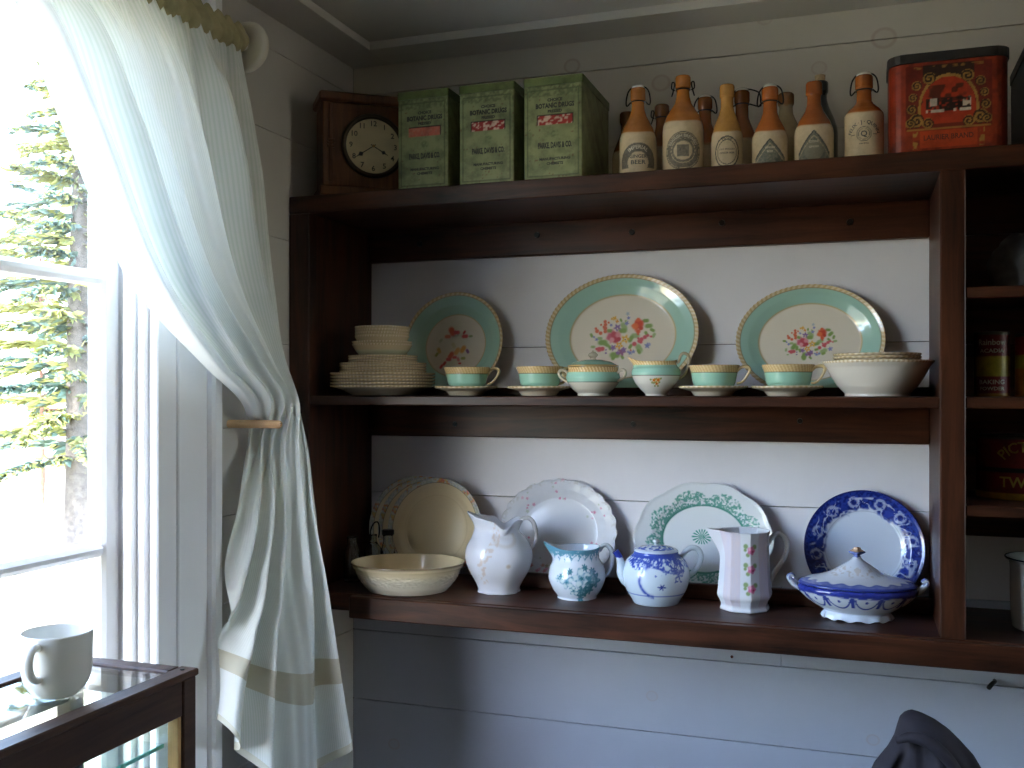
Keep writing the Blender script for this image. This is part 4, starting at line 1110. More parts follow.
def green_tin(px, wd, h, dp, label, red, seed):
    Y0 = -.262; x0 = on_y(px, 180, Y0)[0]
    t = thing('drug_tin', label, 'tin', (x0 + wd / 2, Y0 + dp / 2, ZT1 + .0003), 0, 'green tins on the top board')
    hl = h - .016
    def paint(x, y, z):
        c = full(x, (138, 146, 100)); front = (y < -dp / 2 + .0015)
        n = vn(x * 60 + seed, z * 60 + y * 60, seed); n2 = vn(x * 300 + y * 300, z * 300, seed + 1)
        c = over(c, (118, 126, 84), ss(.45, .8, n))
        c = over(c, (104, 66, 40), ss(.90, .96, n2) * .8)
        b = np.maximum(np.abs(x) / (wd / 2 - .006), np.abs(z - hl / 2) / (hl / 2 - .006))
        c = over(c, (74, 84, 52), front * ss(.955, .965, b) * (1 - ss(.985, .995, b)) * .7)
        c = over(c, (84, 94, 58), front * ss(hl - .022, hl - .020, z) * ss(.4, .6, n2) * .5)
        lab = front * (np.abs(x - .004) < .036) * (np.abs(z - h * .585) < .0105)
        c = over(c, (46, 20, 16), lab * 1.0)
        lab = front * (np.abs(x - .004) < .0345) * (np.abs(z - h * .585) < .0090)
        c = over(c, red, lab * 1.0)
        if seed > 1: c = over(c, (222, 196, 176), lab * ss(.52, .66, vn(x * 240 + seed * 7, z * 330, 3)) * .9)
        else: c = over(c, (206, 140, 116), lab * ss(.55, .8, n2) * .5)
        d = np.hypot(x - .004, (z - h * .45) * 1.1)
        c = over(c, (104, 116, 74), front * (1 - ss(.5, 1, d / .011)) * ss(.3, .6, n2))
        return c
    V, F, c = wallbox(wd, dp, 0, hl, .003, .0022, paint); mesh('body', V, F, M_TIN, t, False, c)
    V, F, c = wallbox(wd + .003, dp + .003, hl + .0004, h, .004, .004, lambda x, y, z: full(x, (100, 114, 64))); mesh('lid', V, F, M_TIN, t, False, c)
    yf = -dp / 2 - .0004
    fn = lambda dz, tilt=0: (lambda u, v: (u + .004, yf, v + dz))
    text('CHOICE', .0080, M_INK, t, fn(h * .775), bold=.045); text('BOTANIC DRUGS', .0125, M_INK, t, fn(h * .720), bold=.045, sx=.78); text('PRESSED', .0075, M_INK, t, fn(h * .665), bold=.045)
    text('PARKE, DAVIS & CO.', .0150, M_INK, t, fn(h * .335), bold=.045, sx=.50); text('MANUFACTURING', .0070, M_INK, t, fn(h * .205), bold=.045, sx=1.05); text('CHEMISTS', .0070, M_INK, t, fn(h * .160), bold=.045, sx=1.05)
green_tin(398, .110, .199, .205, 'green drug tin with a plain salmon label beside the clock', (206, 106, 82), 1)
green_tin(459.5, .114, .199, .205, 'green drug tin with a flaking red label, middle of three', (150, 32, 30), 2)
green_tin(524, .117, .199, .213, 'green drug tin with red label nearest the stoneware bottles', (168, 40, 34), 3)

# ---- mantel clock, turned away from the window
t = thing('mantel_clock', 'small oak mantel clock with round cream dial in the corner', 'clock', (.1265, -.187, ZT1 + .0003), R3(38))
CW, CD, CH = .190, .095, .214
bx('plinth', M_CLOCK, t, -CW / 2 - .006, CW / 2 + .004, -CD / 2 - .004, CD / 2, 0, .020, .003)
body = bx('case', M_CLOCK, t, -CW / 2, CW / 2, -CD / 2, CD / 2, .020, CH - .020, .002)
V, F = box(-CW / 2 - .008, CW / 2 + .006, -CD / 2 - .010, CD / 2, CH - .020, CH, .004); mesh('cornice', V, F, M_CLOCK, t, False)
for s_ in (-1, 1):
    q = bx('pilaster', M_CLOCK, t, s_ * .079 - .0045, s_ * .079 + .0045, -CD / 2 - .005, -CD / 2 + .0005, .028, CH - .022, .002)
    for zz in (.098, .105, .112): bx('band', M_CLOCK, q, s_ * .079 - .008, s_ * .079 + .008, -CD / 2 - .007, -CD / 2, zz, zz + .004, .001)
dz, dr, yf, dxc = .107, .0600, -CD / 2, .010
def face(pr, n=64):
    V, F, c = lathe(pr, n); W = np.column_stack([V[:, 0] + dxc, -V[:, 2] + yf, V[:, 1] + dz]); return W, F
V, F = face(resample([(dr - .001, .0005), (dr + .006, .0008), (dr + .0075, .004), (dr + .005, .008), (dr + .001, .009), (dr - .002, .007), (dr - .003, .003)], step=.0015)); bz = mesh('bezel', V, F, plain('dark_bronze', (0.05, 0.035, 0.02), .4, metal=.8), t)
V, F = face([(0, .0010), (dr - .002, .0010), (dr - .002, .0022), (0, .0022)], 72); dl = mesh('dial', V, F, plain('aged_paper_dial', rgb(208, 194, 152), .5, var=.12, scale=25), t, False)
for k in range(1, 13):
    a = PI / 2 - k * PI / 6
    text(str(k), .0155, M_INK, dl, (lambda ca, sa: (lambda u, v: (u + dxc + .047 * ca, yf - .0026, v + .047 * sa + dz)))(math.cos(a), math.sin(a)), name='numeral')
def hand(a, L, wd):
    ca, sa = math.cos(a), math.sin(a); pts = [(-.006, -.001), (-.006, .001), (L * .55, .0009), (L * .66, wd), (L * .78, .0012), (L, 0), (L * .78, -.0012), (L * .66, -wd), (L * .55, -.0009)]
    V = [(x * ca - y * sa + dxc, yf - yy, x * sa + y * ca + dz) for yy in (.0036, .0044) for x, y in pts]; n = len(pts)
    F = [list(range(n)), list(range(n, 2 * n))[::-1]] + [[i, (i + 1) % n, n + (i + 1) % n, n + i] for i in range(n)]
    return V, F
V, F = hand(R3(-30), .037, .0045); mesh('hour_hand', V, F, M_INK, dl, False)
V, F = hand(R3(214), .048, .0052); mesh('minute_hand', V, F, M_INK, dl, False)
V, F = face([(0, .003), (.003, .003), (.003, .006), (0, .006)], 16); mesh('hub', V, F, M_BRASS, dl, False)

# ------------------------------------------------------------------ stoneware bottles
def bottle(px, Y, h, R, zc, neck, shoulder, label, kind, closure, tan=(176, 112, 52), cream=(206, 186, 154), name='stoneware_bottle', group='stoneware bottles on the top board', dense=True):
    x = X_at(px, Y)
    t = thing(name, label, 'bottle', (x, Y, ZT1 + .0003), facing(x, Y) + PI / 2, group)
    zs0, zs1 = shoulder
    P = [(0, .003), (R * .85, .002), (R * .95, 0), (R, .005), (R * 1.0, zs0), (R * .97, zs0 + (zs1 - zs0) * .16), (R * .80, zs0 + (zs1 - zs0) * .45), (neck * 1.35, zs0 + (zs1 - zs0) * .80), (neck * 1.06, zs1), (neck, h - .030), (neck * 1.02, h - .024),
         (neck * 1.22, h - .022), (neck * 1.22, h - .003), (neck * 1.10, h), (neck * .6, h), (neck * .55, h - .02), (0, h - .02)]
    P = resample(P, step=.0013 if dense else .004, smooth=False)
    prof_z = P[:np.argmax(P[:, 1]), 1]; prof_r = P[:np.argmax(P[:, 1]), 0]
    def paint(x, y, z, th, r, q):
        c = full(x, cream); c = over(c, tan, ss(zc - .001, zc + .002, z + .0015 * np.sin(3 * th)))
        a = np.mod(th - 1.5 * PI + PI, 2 * PI) - PI; u = a * R
        K = (62, 64, 66); n = vn(u * 500, z * 500, 2); out = (z < zc - .004) * (np.abs(a) < 1.4)
        if kind == 'arch':
            d = np.hypot(u, z - .027); c = over(c, K, out * (np.abs(d - .029) < .0085) * (z > .017) * .75 * (.7 + .3 * n))
            c = over(c, K, out * (np.abs(u) < .030) * (np.abs(z - .020) < .0045) * .0)
        elif kind == 'seal':
            d = np.hypot(u, z - .042)
            c = over(c, K, out * ((np.abs(d - .0345) < .0012) | ((d < .0325) & (d > .0235)) | (np.abs(d - .020) < .0022) | ((np.abs(u) < .0105) & (np.abs(z - .042) < .0105))) * .72 * (.6 + .4 * n))
        elif kind == 'oval':
            d = np.hypot(u / .8, z - .035); c = over(c, K, out * ((np.abs(d - .0285) < .0013) | (np.abs(d - .0225) < .0007)) * .85)
        elif kind in ('diamond', 'point'):
            ap = .052 if kind == 'diamond' else .060
            e = np.abs(u) * 1.15 + (z - ap) if kind == 'diamond' else np.abs(u) * 1.05 + (z - ap) + 9 * u * u
            m = out * (e < 0) * (np.abs(u) < .030)
            c = over(c, (84, 92, 86), m * (.55 + .40 * n)); c = over(c, K, out * (np.abs(e) < .0016) * (np.abs(u) < .030) * .9)
            c = over(c, (190, 172, 140), m * (np.abs(e + .0085) < .0012) * .8)
            if kind == 'point': c = over(c, (176, 160, 132), m * (np.hypot(u, z - .024) < .017) * .5 * n)
        elif kind == 'ring':
            d = np.hypot(u, z - .047); c = over(c, K, out * ((np.abs(d - .0125) < .0006) | (np.abs(d - .0095) < .0005)) * .8)
            c = over(c, K, out * (np.abs(z - .047) < .0007) * (np.abs(np.abs(u) - .020) < .004) * .8)
        return c
    if name == 'glass_bottle':
        V, F, c = lathe(P, 40); mesh('body', V, F, MATS['dark_green_glass'], t)
    else:
        V, F, c = lathe(P, 150 if dense else 48, None, paint); mesh('body', V, F, M_STONE, t, True, c)
    def wrap(zc_):
        def g(u, v):
            z = zc_ + v; r = float(np.interp(z, prof_z, prof_r)) + .0005; a = -PI / 2 + u / R
            return (r * math.cos(a), r * math.sin(a), z)
        return g
    if kind == 'arch':
        text('IMPERIAL', .0100, M_PALEINK, t, arc(wrap(.027), .0288)); text('GINGER', .0092, M_INKB, t, wrap(.038)); text('BEER', .0110, M_INKB, t, wrap(.027), sx=1.2)
    elif kind == 'seal':
        text('ENGLISH BREWED', .0078, M_PALEINK, t, arc(wrap(.042), .0275)); text('GINGER BEER', .0052, M_INKB, t, arc(wrap(.042), .0222))
    elif kind == 'oval':
        text('STONE', .0060, M_INKB, t, arc(wrap(.035), .0240)); text('OLD ENGLISH', .0045, M_INKB, t, wrap(.040)); text('GINGER BEER', .0045, M_INKB, t, wrap(.033))
    elif kind == 'ring':
        text('FELIX \u00b7 J \u00b7 QUINN', .0092, M_INKB, t, arc(wrap(.041), .0270)); text('Q', .0140, M_INKB, t, wrap(.047)); text('HALIFAX', .0040, M_INKB, t, wrap(.030))
    elif kind == 'diamond':
        text('GINGER', .0050, M_PALEINK, t, wrap(.036)); text('BEER', .0050, M_PALEINK, t, wrap(.029))
    elif kind == 'point':
        text('STONE', .0052, M_PALEINK, t, wrap(.040)); text('GINGER', .0048, M_PALEINK, t, wrap(.031))
    zt = h
    if closure in ('swing', 'cap', 'tilt'):
        V, F, c = lathe(resample([(0, h - .001), (neck * .95, h), (neck * 1.05, h + .002), (neck * .85, h + .0055), (neck * .3, h + .0075), (0, h + .0078)], step=.0015), 24); mesh('stopper', V, F, M_PORC, t)
        zt = h + .0045
    if closure in ('swing', 'cap', 'tilt', 'open'):
        n_ = neck * 1.22 + .0008; col = h - .026
        ang = np.linspace(0, 2 * PI, 25); V, F = tube(np.column_stack([(neck + .0012) * np.cos(ang), (neck + .0012) * np.sin(ang), np.full(25, col)]), .0012, 6, up=(0, 0, 1), cap=False); mesh('collar_wire', V, F, M_IRON, t)
        if closure == 'open':
            for s_ in (-1, 1):
                Pw = [(s_ * n_, 0, col), (s_ * (n_ + .006), .001, col + .004), (s_ * (n_ + .005), .002, col + .016), (s_ * (n_ + .0005), 0, col + .013), (s_ * (n_ + .003), -.001, col - .001), (s_ * (n_ + .006), -.002, col - .012)]
                V, F = tube(resample(Pw, step=.002), .0013, 6, up=(0, 1, .01)); mesh('bail_wire', V, F, M_IRON, t)
        else:
            lean_ = .012 if closure == 'tilt' else 0
            Pw = [(-(neck + .002), 0, col), (-(n_ + .006), 0, col - .007), (-(n_ + .007), 0, col + .004), (-(n_ + .003), 0, zt - .010), (-neck * .7, 0, zt), (neck * .7, 0, zt + .0005), (n_ + .004 + lean_, 0, zt - .008), (n_ + .008 + lean_, 0, col + .004), (n_ + .006 + lean_, 0, col - .005), (neck + .002, 0, col + .001)]
            V, F = tube(resample(Pw, step=.002), .0014, 6, up=(0, 1, .01)); mesh('bail_wire', V, F, M_IRON, t)
    if closure == 'cork':
        V, F, c = lathe([(0, h - .004), (neck * .72, h - .004), (neck * .80, h + .012), (0, h + .012)], 20); mesh('cork', V, F, M_CORK, t, False)
    return t
mg2, nt, p = nodes('dark_green_glass'); p.inputs['Base Color'].default_value = (0.012, 0.030, 0.014, 1); p.inputs['Roughness'].default_value = 0.12; p.inputs['Coat Weight'].default_value = .5
bottle(638, -.205, .176, .0355, .086, .0120, (.070, .136), 'stoneware bottle with arched beer print and swing stopper beside the green tins', 'arch', 'swing')
bottle(683, -.205, .191, .0385, .099, .0118, (.086, .152), 'tallest stoneware bottle with round seal and open wire clasp', 'seal', 'open', (182, 112, 46))
bottle(727, -.205, .166, .0290, .074, .0112, (.062, .124), 'slim pale tan stoneware bottle with oval stamp and bare mouth', 'oval', None, (190, 140, 74))
bottle(770, -.205, .153, .0325, .068, .0122, (.053, .108), 'stoneware bottle with diamond print and white swing stopper', 'diamond', 'swing', (176, 98, 42))
bottle(814, -.205, .155, .0345, .072, .0120, (.060, .114), 'stoneware bottle with pointed arch print in front of the corked bottle', 'point', None, (160, 86, 36))
bottle(864, -.205, .158, .0335, .087, .0125, (.085, .112), 'short shouldered stoneware bottle with ringed letter beside the red tin', 'ring', 'cap', (168, 94, 38))
BK = 'bottles in the back row'
bottle(627, -.105, .160, .0300, .075, .0120, (.065, .120), 'plain brown stoneware bottle half hidden behind the arched print bottle', None, None, (130, 82, 40), group=BK, dense=False)
bottle(662, -.100, .170, .0310, .080, .0120, (.070, .125), 'brown stoneware bottle with loose clasp between the two leftmost front bottles', None, 'open', (126, 78, 38), group=BK, dense=False)
bottle(705, -.100, .176, .0310, .080, .0118, (.070, .128), 'brown stoneware bottle with stopper behind the tallest bottle', None, 'swing', (150, 88, 36), group=BK, dense=False)
bottle(742, -.100, .182, .0310, .085, .0122, (.075, .130), 'brown stoneware bottle with tilted bail behind the slim bottle', None, 'tilt', (140, 82, 40), group=BK, dense=False)
bottle(786, -.100, .170, .0300, .145, .0125, (.085, .130), 'pale stoneware bottle with brown lip behind the diamond print bottle', None, None, (150, 104, 60), (176, 158, 122), group=BK, dense=False)
bottle(820, -.098, .187, .0330, .083, .0125, (.085, .150), 'dark green glass bottle with cork behind the pointed print bottle', None, 'cork', name='glass_bottle', group=BK, dense=False)

# ------------------------------------------------------------------ red litho tin
rw, rd, rh = .190, .125, .176
rx0 = on_y(889, 100, -.245)[0]
t = thing('biscuit_tin', 'orange red printed tin with gilt scrolls and rounded corners', 'tin', (rx0 + rw / 2, -.245 + rd / 2, ZT1 + .0003))
hl = rh - .016
def paint(x, y, z):
    c = full(x, (150, 50, 24)); n = vn(x * 200 + y * 200, z * 200, 1); n2 = vn(x * 90 + y * 90, z * 90, 2)
    front = y < -rd / 2 + .008
    c = over(c, (112, 34, 18), ss(.5, .8, n2) * .7)
    G, K = (166, 128, 62), (34, 22, 16)
    fr = front * (np.abs(x) < .068) * (z > .010) * (z < hl - .006)
    c = over(c, (112, 30, 18), fr * (z > .044))
    dx = x / .043; dz_ = (z - .082)
    arch = np.hypot(dx, np.maximum(dz_, 0) / .050)
    inside = fr * (arch < 1) * (z > .052)
    rope = fr * (np.abs(arch - 1.06) < .05) * (z > .060)
    top = fr * (z > .125) * (np.abs(x) < .040) * (arch > 1.1)
    c = over(c, K, top * .85)
    c = over(c, G, rope)
    c = over(c, (172, 52, 24), inside * 1.0)
    c = over(c, (90, 34, 18), inside * ss(.45, .6, vn(x * 110, z * 120, 5)) * (z > .090) * (z < .118))
    car = inside * (np.abs(x) < .036) * (z > .073) * (z < .096)
    c = over(c, K, car * ss(.25, .4, vn(x * 240, z * 300, 8)))
    c = over(c, (214, 206, 190), car * ((x < -.018) & (x > -.029) & (z > .083)) * .9 + car * ((x > .022) & (z > .080)) * ss(.4, .5, n) * .9)
    c = over(c, (206, 196, 176), inside * (np.abs(z - .0745) < .0026) * (np.abs(x) < .036) * ss(.3, .5, vn(x * 200, z * 0, 3)))
    for sx in (-1, 1):
        for cx, cz, rr in ((.030, .131, .010), (.050, .120, .008), (.056, .100, .007), (.058, .080, .008), (.050, .060, .012), (.032, .054, .009), (.060, .056, .008)):
            d = np.hypot(x - sx * cx, z - cz); a = np.arctan2(z - cz, (x - sx * cx) * sx)
            c = over(c, K, fr * (d < rr * 1.0) * .75)
            c = over(c, G, fr * (np.abs(np.mod(d / rr * 1.6 - a / (2 * PI), 1.0) - .5) < .26) * (d < rr * 1.05) * (.7 + .3 * n))
    c = over(c, G, fr * (np.abs(z - .044) < .0016) * (np.abs(x) < .066) * .8)
    c = over(c, G, fr * (np.abs(np.abs(x) - .052) < .0040) * (z < .042) * ss(.4, .6, n))
    c = over(c, (184, 64, 26), front * (np.abs(x) < .046) * (z > .012) * (z < .041))
    c = over(c, G, front * (np.abs(z - hl + .010) < .0026) * (np.abs(x) < .055) * ss(.4, .6, n) * .8)
    return c
V, F, c = wallbox(rw, rd, 0, hl, .028, .0016, paint); mesh('body', V, F, M_TIN, t, True, c)
V, F, c = wallbox(rw + .005, rd + .005, hl + .0004, rh, .030, .004, None); mesh('lid', V, F, M_DARKTIN, t, False)
text('LAURIER BRAND', .0125, M_REDINK, t, lambda u, v: (u, -rd / 2 - .0005, v + .029), sx=.85)

# ---- blackened tin at the right edge
bt = on_y(1010, 78, -.070)
V, F, c = wallbox(.16, .185, 0, bt[2] - ZT1 - .016, .006, .004)
t = thing('canister', 'blackened square canister just right of the red tin', 'tin', (bt[0] + .081, -.163, ZT1 + .0003))
mesh('body', V, F, M_DARKTIN, t, False)
V, F, c = wallbox(.164, .189, bt[2] - ZT1 - .0156, bt[2] - ZT1, .007, .004); mesh('lid', V, F, M_DARKTIN, t, False)

# ------------------------------------------------------------------ right bay
def round_tin(px0, px1, Y, zs, h, sq, bands, label, texts, name='round_tin'):
    xa, xb = X_at(px0, Y), X_at(px1, Y); R = (xb - xa) / 2 * 1.0; xc = (xa + xb) / 2
    t = thing(name, label, 'tin', (xc, Y, zs + .0003), facing(xc, Y) + PI / 2)
    def paint(x, y, z, th, r, q):
        c = full(x, (90, 86, 80))
        for z0, z1, col in bands: c = over(c, col, (z >= z0 * h) * (z < z1 * h) * 1.0)
        return c
    P = resample([(0, 0), (R, 0), (R, h - .006), (R * .985, h - .005), (R * 1.0, h - .003), (R * .98, h), (0, h)], step=.002, smooth=False)
    V, F, c = lathe(P, 72, None, paint); V[:, 1] *= sq; mesh('body', V, F, M_TIN, t, True, c)
    for s, size, zf, mat, sx, arcR in texts:
        fn = (lambda zf_: (lambda u, v: ((R + .0006) * math.sin(u / R), -sq * (R + .0006) * math.cos(u / R), zf_ * h + v)))(zf)
        text(s, size, mat, t, arc(fn, arcR) if arcR else fn, sx)
Yb = -.120
RDD, YLW, DGR = (110, 22, 20), (170, 150, 40), (60, 60, 40)
round_tin(974, 1010, Yb, RS[1], .116, 1.0, [(.05, .30, RDD), (.30, .62, YLW), (.62, .94, RDD), (0, .05, (150, 110, 40))], 'red and yellow baking powder tin beside the upright', [('Rainbow', .0150, .83, M_PALEINK, .9, None), ('ACADIA', .0100, .70, M_PALEINK, 1.1, None), ('BAKING', .0110, .22, M_PALEINK, 1.1, None), ('POWDER', .0090, .12, M_PALEINK, 1.1, None)], 'baking_powder_tin')
round_tin(1015, 1050, Yb, RS[1], .112, 1.0, [(0, .45, (190, 120, 40)), (.45, .66, YLW), (.66, .95, (170, 40, 26))], 'orange and yellow round tin right of the baking powder', [])
round_tin(976, 1072, -.112, RS[2], .112, .95, [(.0, .11, (190, 150, 50)), (.11, .95, (120, 20, 20)), (.42, .50, (20, 14, 12))], 'wide round red tobacco tin with gold lettering', [('PICTOU', .026, .42, M_GOLDINK, .9, .045), ('TWIST', .026, .27, M_GOLDINK, 1.0, None)], 'tobacco_tin')
# folded grey cloth on the uppermost side shelf
def lump(name, rx, ry, h, mat, loc, label, cat, seed, nl=10):
    P = resample([(0, .002), (.9, 0), (1.0, h * .2), (.98, h * .6), (.80, h * .92), (.45, h), (0, h * .97)], step=.02, smooth=True)
    def sh(x, y, z, th, r, t):
        k = 1 + .16 * (vn(th * 3 + seed, z * 60, seed) - .5) + .05 * np.sin(7 * th + z * 90)
        return x * rx * k, y * ry * k, z * (1 + .18 * (vn(x * 4, y * 4 + 5, seed) - .5))
    V, F, c = lathe(P, 90, sh); o = mesh(name, V, F, mat); o.location = loc; return props(o, label, cat)
lump('folded_cloth', .075, .085, .098, M_GREYCLOTH, (X_at(1030, -.13) + .012, -.13, RS[0] + .001), 'grey folded cloth in the dark upper side bay', 'cloth', 3)
# white enamel pot
xa = X_at(1004, -.150); R = .070
t = thing('enamel_pot', 'white enamel pot with dark rim in the lower side bay', 'pot', (xa + R + .004, -.150, ZB1 + .0003))
P = resample([(0, .002), (R * .78, 0), (R * .88, .010), (R * .92, .060), (R * .93, .112), (R * 1.02, .120), (R * 1.03, .123), (R * .98, .1235), (R * .89, .113), (R * .88, .060), (R * .80, .012), (0, .006)], step=.003)
V, F, c = lathe(P, 80); mesh('bowl', V, F, M_ENAM, t)
a = np.linspace(0, 2 * PI, 81); V, F = tube(np.column_stack([R * 1.028 * np.cos(a), R * 1.028 * np.sin(a), np.full(81, .1230)]), .0016, 6, up=(0, 0, 1), cap=False); mesh('rim_band', V, F, M_NAVY, t)

# iron hook on the wall below the unit
hx, hy, hz = on_y(992, 680, 0)
t = thing('wall_hook', 'small black iron hook on the white boards below the shelf', 'hook', (hx, 0, hz))
V, F = tube(resample([(.004, -.0005, 0), (.004, -.012, .001), (.000, -.022, .001), (-.006, -.028, -.004), (-.008, -.024, -.009)], step=.002), [.0032, .0035, .0042, .0045], 8, up=(0, 0, 1)); mesh('shank', V, F, M_IRON, t)

# ------------------------------------------------------------------ curtain, rod and peg
mc = bpy.data.materials.new('striped_voile'); mc.use_nodes = True; nt = mc.node_tree; nt.nodes.clear()
uvn = N(nt, 'ShaderNodeUVMap'); sp_ = N(nt, 'ShaderNodeSeparateXYZ'); nt.links.new(uvn.outputs[0], sp_.inputs[0])
ml = N(nt, 'ShaderNodeMath', op='MULTIPLY', ins={1: 2 * PI * 190}); sn = N(nt, 'ShaderNodeMath', op='SINE'); nt.links.new(sp_.outputs[0], ml.inputs[0]); nt.links.new(ml.outputs[0], sn.inputs[0])
rp = N(nt, 'ShaderNodeValToRGB'); rp.color_ramp.elements[0].position = .35; rp.color_ramp.elements[0].color = (.90, .915, .89, 1); rp.color_ramp.elements[1].position = .75; rp.color_ramp.elements[1].color = (.81, .85, .80, 1)
ad = N(nt, 'ShaderNodeMath', op='MULTIPLY_ADD', ins={1: .5, 2: .5}); nt.links.new(sn.outputs[0], ad.inputs[0]); nt.links.new(ad.outputs[0], rp.inputs[0])
def band(sock, a, b, colr, prev):                   # tape sewn across (or down) the cloth between two cloth coordinates
    g1 = N(nt, 'ShaderNodeMath', op='GREATER_THAN', ins={1: a}); g2 = N(nt, 'ShaderNodeMath', op='LESS_THAN', ins={1: b}); mu = N(nt, 'ShaderNodeMath', op='MULTIPLY')
    nt.links.new(sock, g1.inputs[0]); nt.links.new(sock, g2.inputs[0]); nt.links.new(g1.outputs[0], mu.inputs[0]); nt.links.new(g2.outputs[0], mu.inputs[1])
    mx = N(nt, 'ShaderNodeMixRGB'); mx.inputs[2].default_value = colr; nt.links.new(mu.outputs[0], mx.inputs[0]); nt.links.new(prev, mx.inputs[1]); return mx.outputs[0]
cc = band(sp_.outputs[0], .952, 1.1, (.88, .89, .86, 1), rp.outputs[0])
cc = band(sp_.outputs[1], .878, .912, (.66, .62, .50, 1), cc)
cc = band(sp_.outputs[1], .990, 1.1, (.74, .72, .60, 1), cc)
df = N(nt, 'ShaderNodeBsdfDiffuse'); tl = N(nt, 'ShaderNodeBsdfTranslucent'); ms = N(nt, 'ShaderNodeMixShader', ins={0: .17}); out = N(nt, 'ShaderNodeOutputMaterial')
for n_ in (df, tl): nt.links.new(cc, n_.inputs[0])
nt.links.new(df.outputs[0], ms.inputs[1]); nt.links.new(tl.outputs[0], ms.inputs[2]); nt.links.new(ms.outputs[0], out.inputs[0])

RX, RZ, RY = .052, 2.137, -.530
# levels: cloth fraction from the rod, pleat depth, then the path right edge -> left edge at s = 0, .33, .67, 1
LV = [(0.00, .010, [(RX, -.535, RZ), (RX, -.75, RZ), (RX, -.97, RZ), (RX, -1.19, RZ)]),
      (0.08, .024, [(.060, -.525, 2.03), (.062, -.70, 2.03), (.066, -.88, 2.03), (.075, -1.065, 2.03)]),
      (0.17, .031, [(.070, -.508, 1.90), (.075, -.67, 1.90), (.080, -.83, 1.90), (.085, -.985, 1.90)]),
      (0.33, .027, [(.088, -.490, 1.68), (.095, -.60, 1.675), (.095, -.70, 1.66), (.085, -.815, 1.65)]),
      (0.42, .014, [(.105, -.470, 1.55), (.115, -.53, 1.555), (.110, -.59, 1.555), (.080, -.665, 1.54)]),
      (0.485, .009, [(.132, -.449, 1.44), (.122, -.462, 1.462), (.105, -.482, 1.470), (.060, -.530, 1.468)]),
      (0.52, .009, [(.138, -.440, 1.40), (.110, -.448, 1.41), (.070, -.452, 1.415), (.022, -.462, 1.420)]),
      (0.60, .014, [(.140, -.420, 1.30), (.110, -.440, 1.30), (.080, -.470, 1.30), (.050, -.540, 1.30)]),
      (0.72, .024, [(.142, -.395, 1.16), (.120, -.440, 1.15), (.092, -.500, 1.14), (.058, -.580, 1.14)]),
      (0.88, .030, [(.155, -.372, .985), (.130, -.435, .960), (.102, -.520, .985), (.072, -.608, 1.04)]),
      (1.00, .032, [(.178, -.352, .815), (.140, -.440, .735), (.112, -.530, .790), (.078, -.640, .925)])]
NS, NV = 330, 150
sv = np.linspace(0, 1, NS); vv = np.linspace(0, 1, NV)
lv = np.array([l[0] for l in LV])
def crm(xk, yk, xq):
    """monotone-ish cubic through key levels"""
    yk = np.asarray(yk, float); d = np.gradient(yk, xk, axis=0)
    i = np.clip(np.searchsorted(xk, xq) - 1, 0, len(xk) - 2); h = (xk[i + 1] - xk[i]); t = ((xq - xk[i]) / h)[:, None]; h = h[:, None]
    return (2 * t**3 - 3 * t**2 + 1) * yk[i] + (t**3 - 2 * t**2 + t) * h * d[i] + (-2 * t**3 + 3 * t**2) * yk[i + 1] + (t**3 - t**2) * h * d[i + 1]
ctrl = np.array([l[2] for l in LV]).reshape(len(LV), -1)
C4 = crm(lv, ctrl, vv).reshape(NV, 4, 3); AMP = np.interp(vv, lv, [l[1] for l in LV])
G = np.zeros((NV, NS, 3))
sk4 = np.array([0, .33, .67, 1.0])
for i in range(NV): G[i] = crm(sk4, C4[i], sv)
T = np.gradient(G, axis=1)[..., :2]; T /= np.linalg.norm(T, axis=-1, keepdims=True) + 1e-9
Nn = np.stack([-T[..., 1], T[..., 0]], -1)
S, VV_ = np.meshgrid(sv, vv)
pl = np.sin(2 * PI * ((5.3 - 2.0 * ss(.45, .98, VV_)) * S + .22 * np.sin(2 * PI * S * 1.3) + .10 * np.sin(5 * VV_)) + .4) * (.8 + .25 * np.sin(9 * S + 1)) + .33 * np.sin(4 * PI * 5.3 * S + .9) * (1 - ss(.3, .45, VV_)) + .30 * np.sin(2 * PI * 11.3 * S + 3 * VV_ + 1) * (1 - .8 * ss(.4, .6, VV_))
gather = np.exp(-(VV_ / .05) ** 2)
pl = pl * (1 - .6 * gather) + gather * .7 * np.sin(2 * PI * 26 * S + np.sin(20 * S))
edge = ss(0, .06, S) * .7 + .3
G[..., :2] += Nn * (pl * AMP[:, None] * edge)[..., None]
G[..., 2] += .006 * np.sin(2 * PI * 5.3 * S) * ss(.9, 1, VV_)
G[..., 0] = np.maximum(G[..., 0], .008)
G[..., 0] = np.where((G[..., 1] < -.548) & (G[..., 0] < .040) & (G[..., 2] < 2.10), .040 + .1 * (G[..., 0] - .040) * 0, G[..., 0])
bad = (G[..., 2] < 1.446) & (G[..., 2] > 1.405) & (G[..., 1] < -.478) & (G[..., 0] < .122)
G[..., 1] = np.where(bad, -.478, G[..., 1])
idx = np.arange(NV * NS).reshape(NV, NS)
F = np.stack([idx[:-1, :-1], idx[:-1, 1:], idx[1:, 1:], idx[1:, :-1]], -1).reshape(-1, 4)
cur = thing('curtain', 'pale green striped curtain swept aside behind the wooden peg', 'curtain', (0, 0, 0))
mesh('cloth', G.reshape(-1, 3), F, mc, cur, True, None, np.stack([S, VV_], -1).reshape(-1, 2))
M_HEAD = plain('gathered_heading_cloth', rgb(176, 168, 128), .9, var=.2, scale=30)
ys = np.linspace(-.532, -1.20, 220); th = np.linspace(0, 2 * PI, 24, endpoint=False)
YY, TT = np.meshgrid(ys, th, indexing='ij')
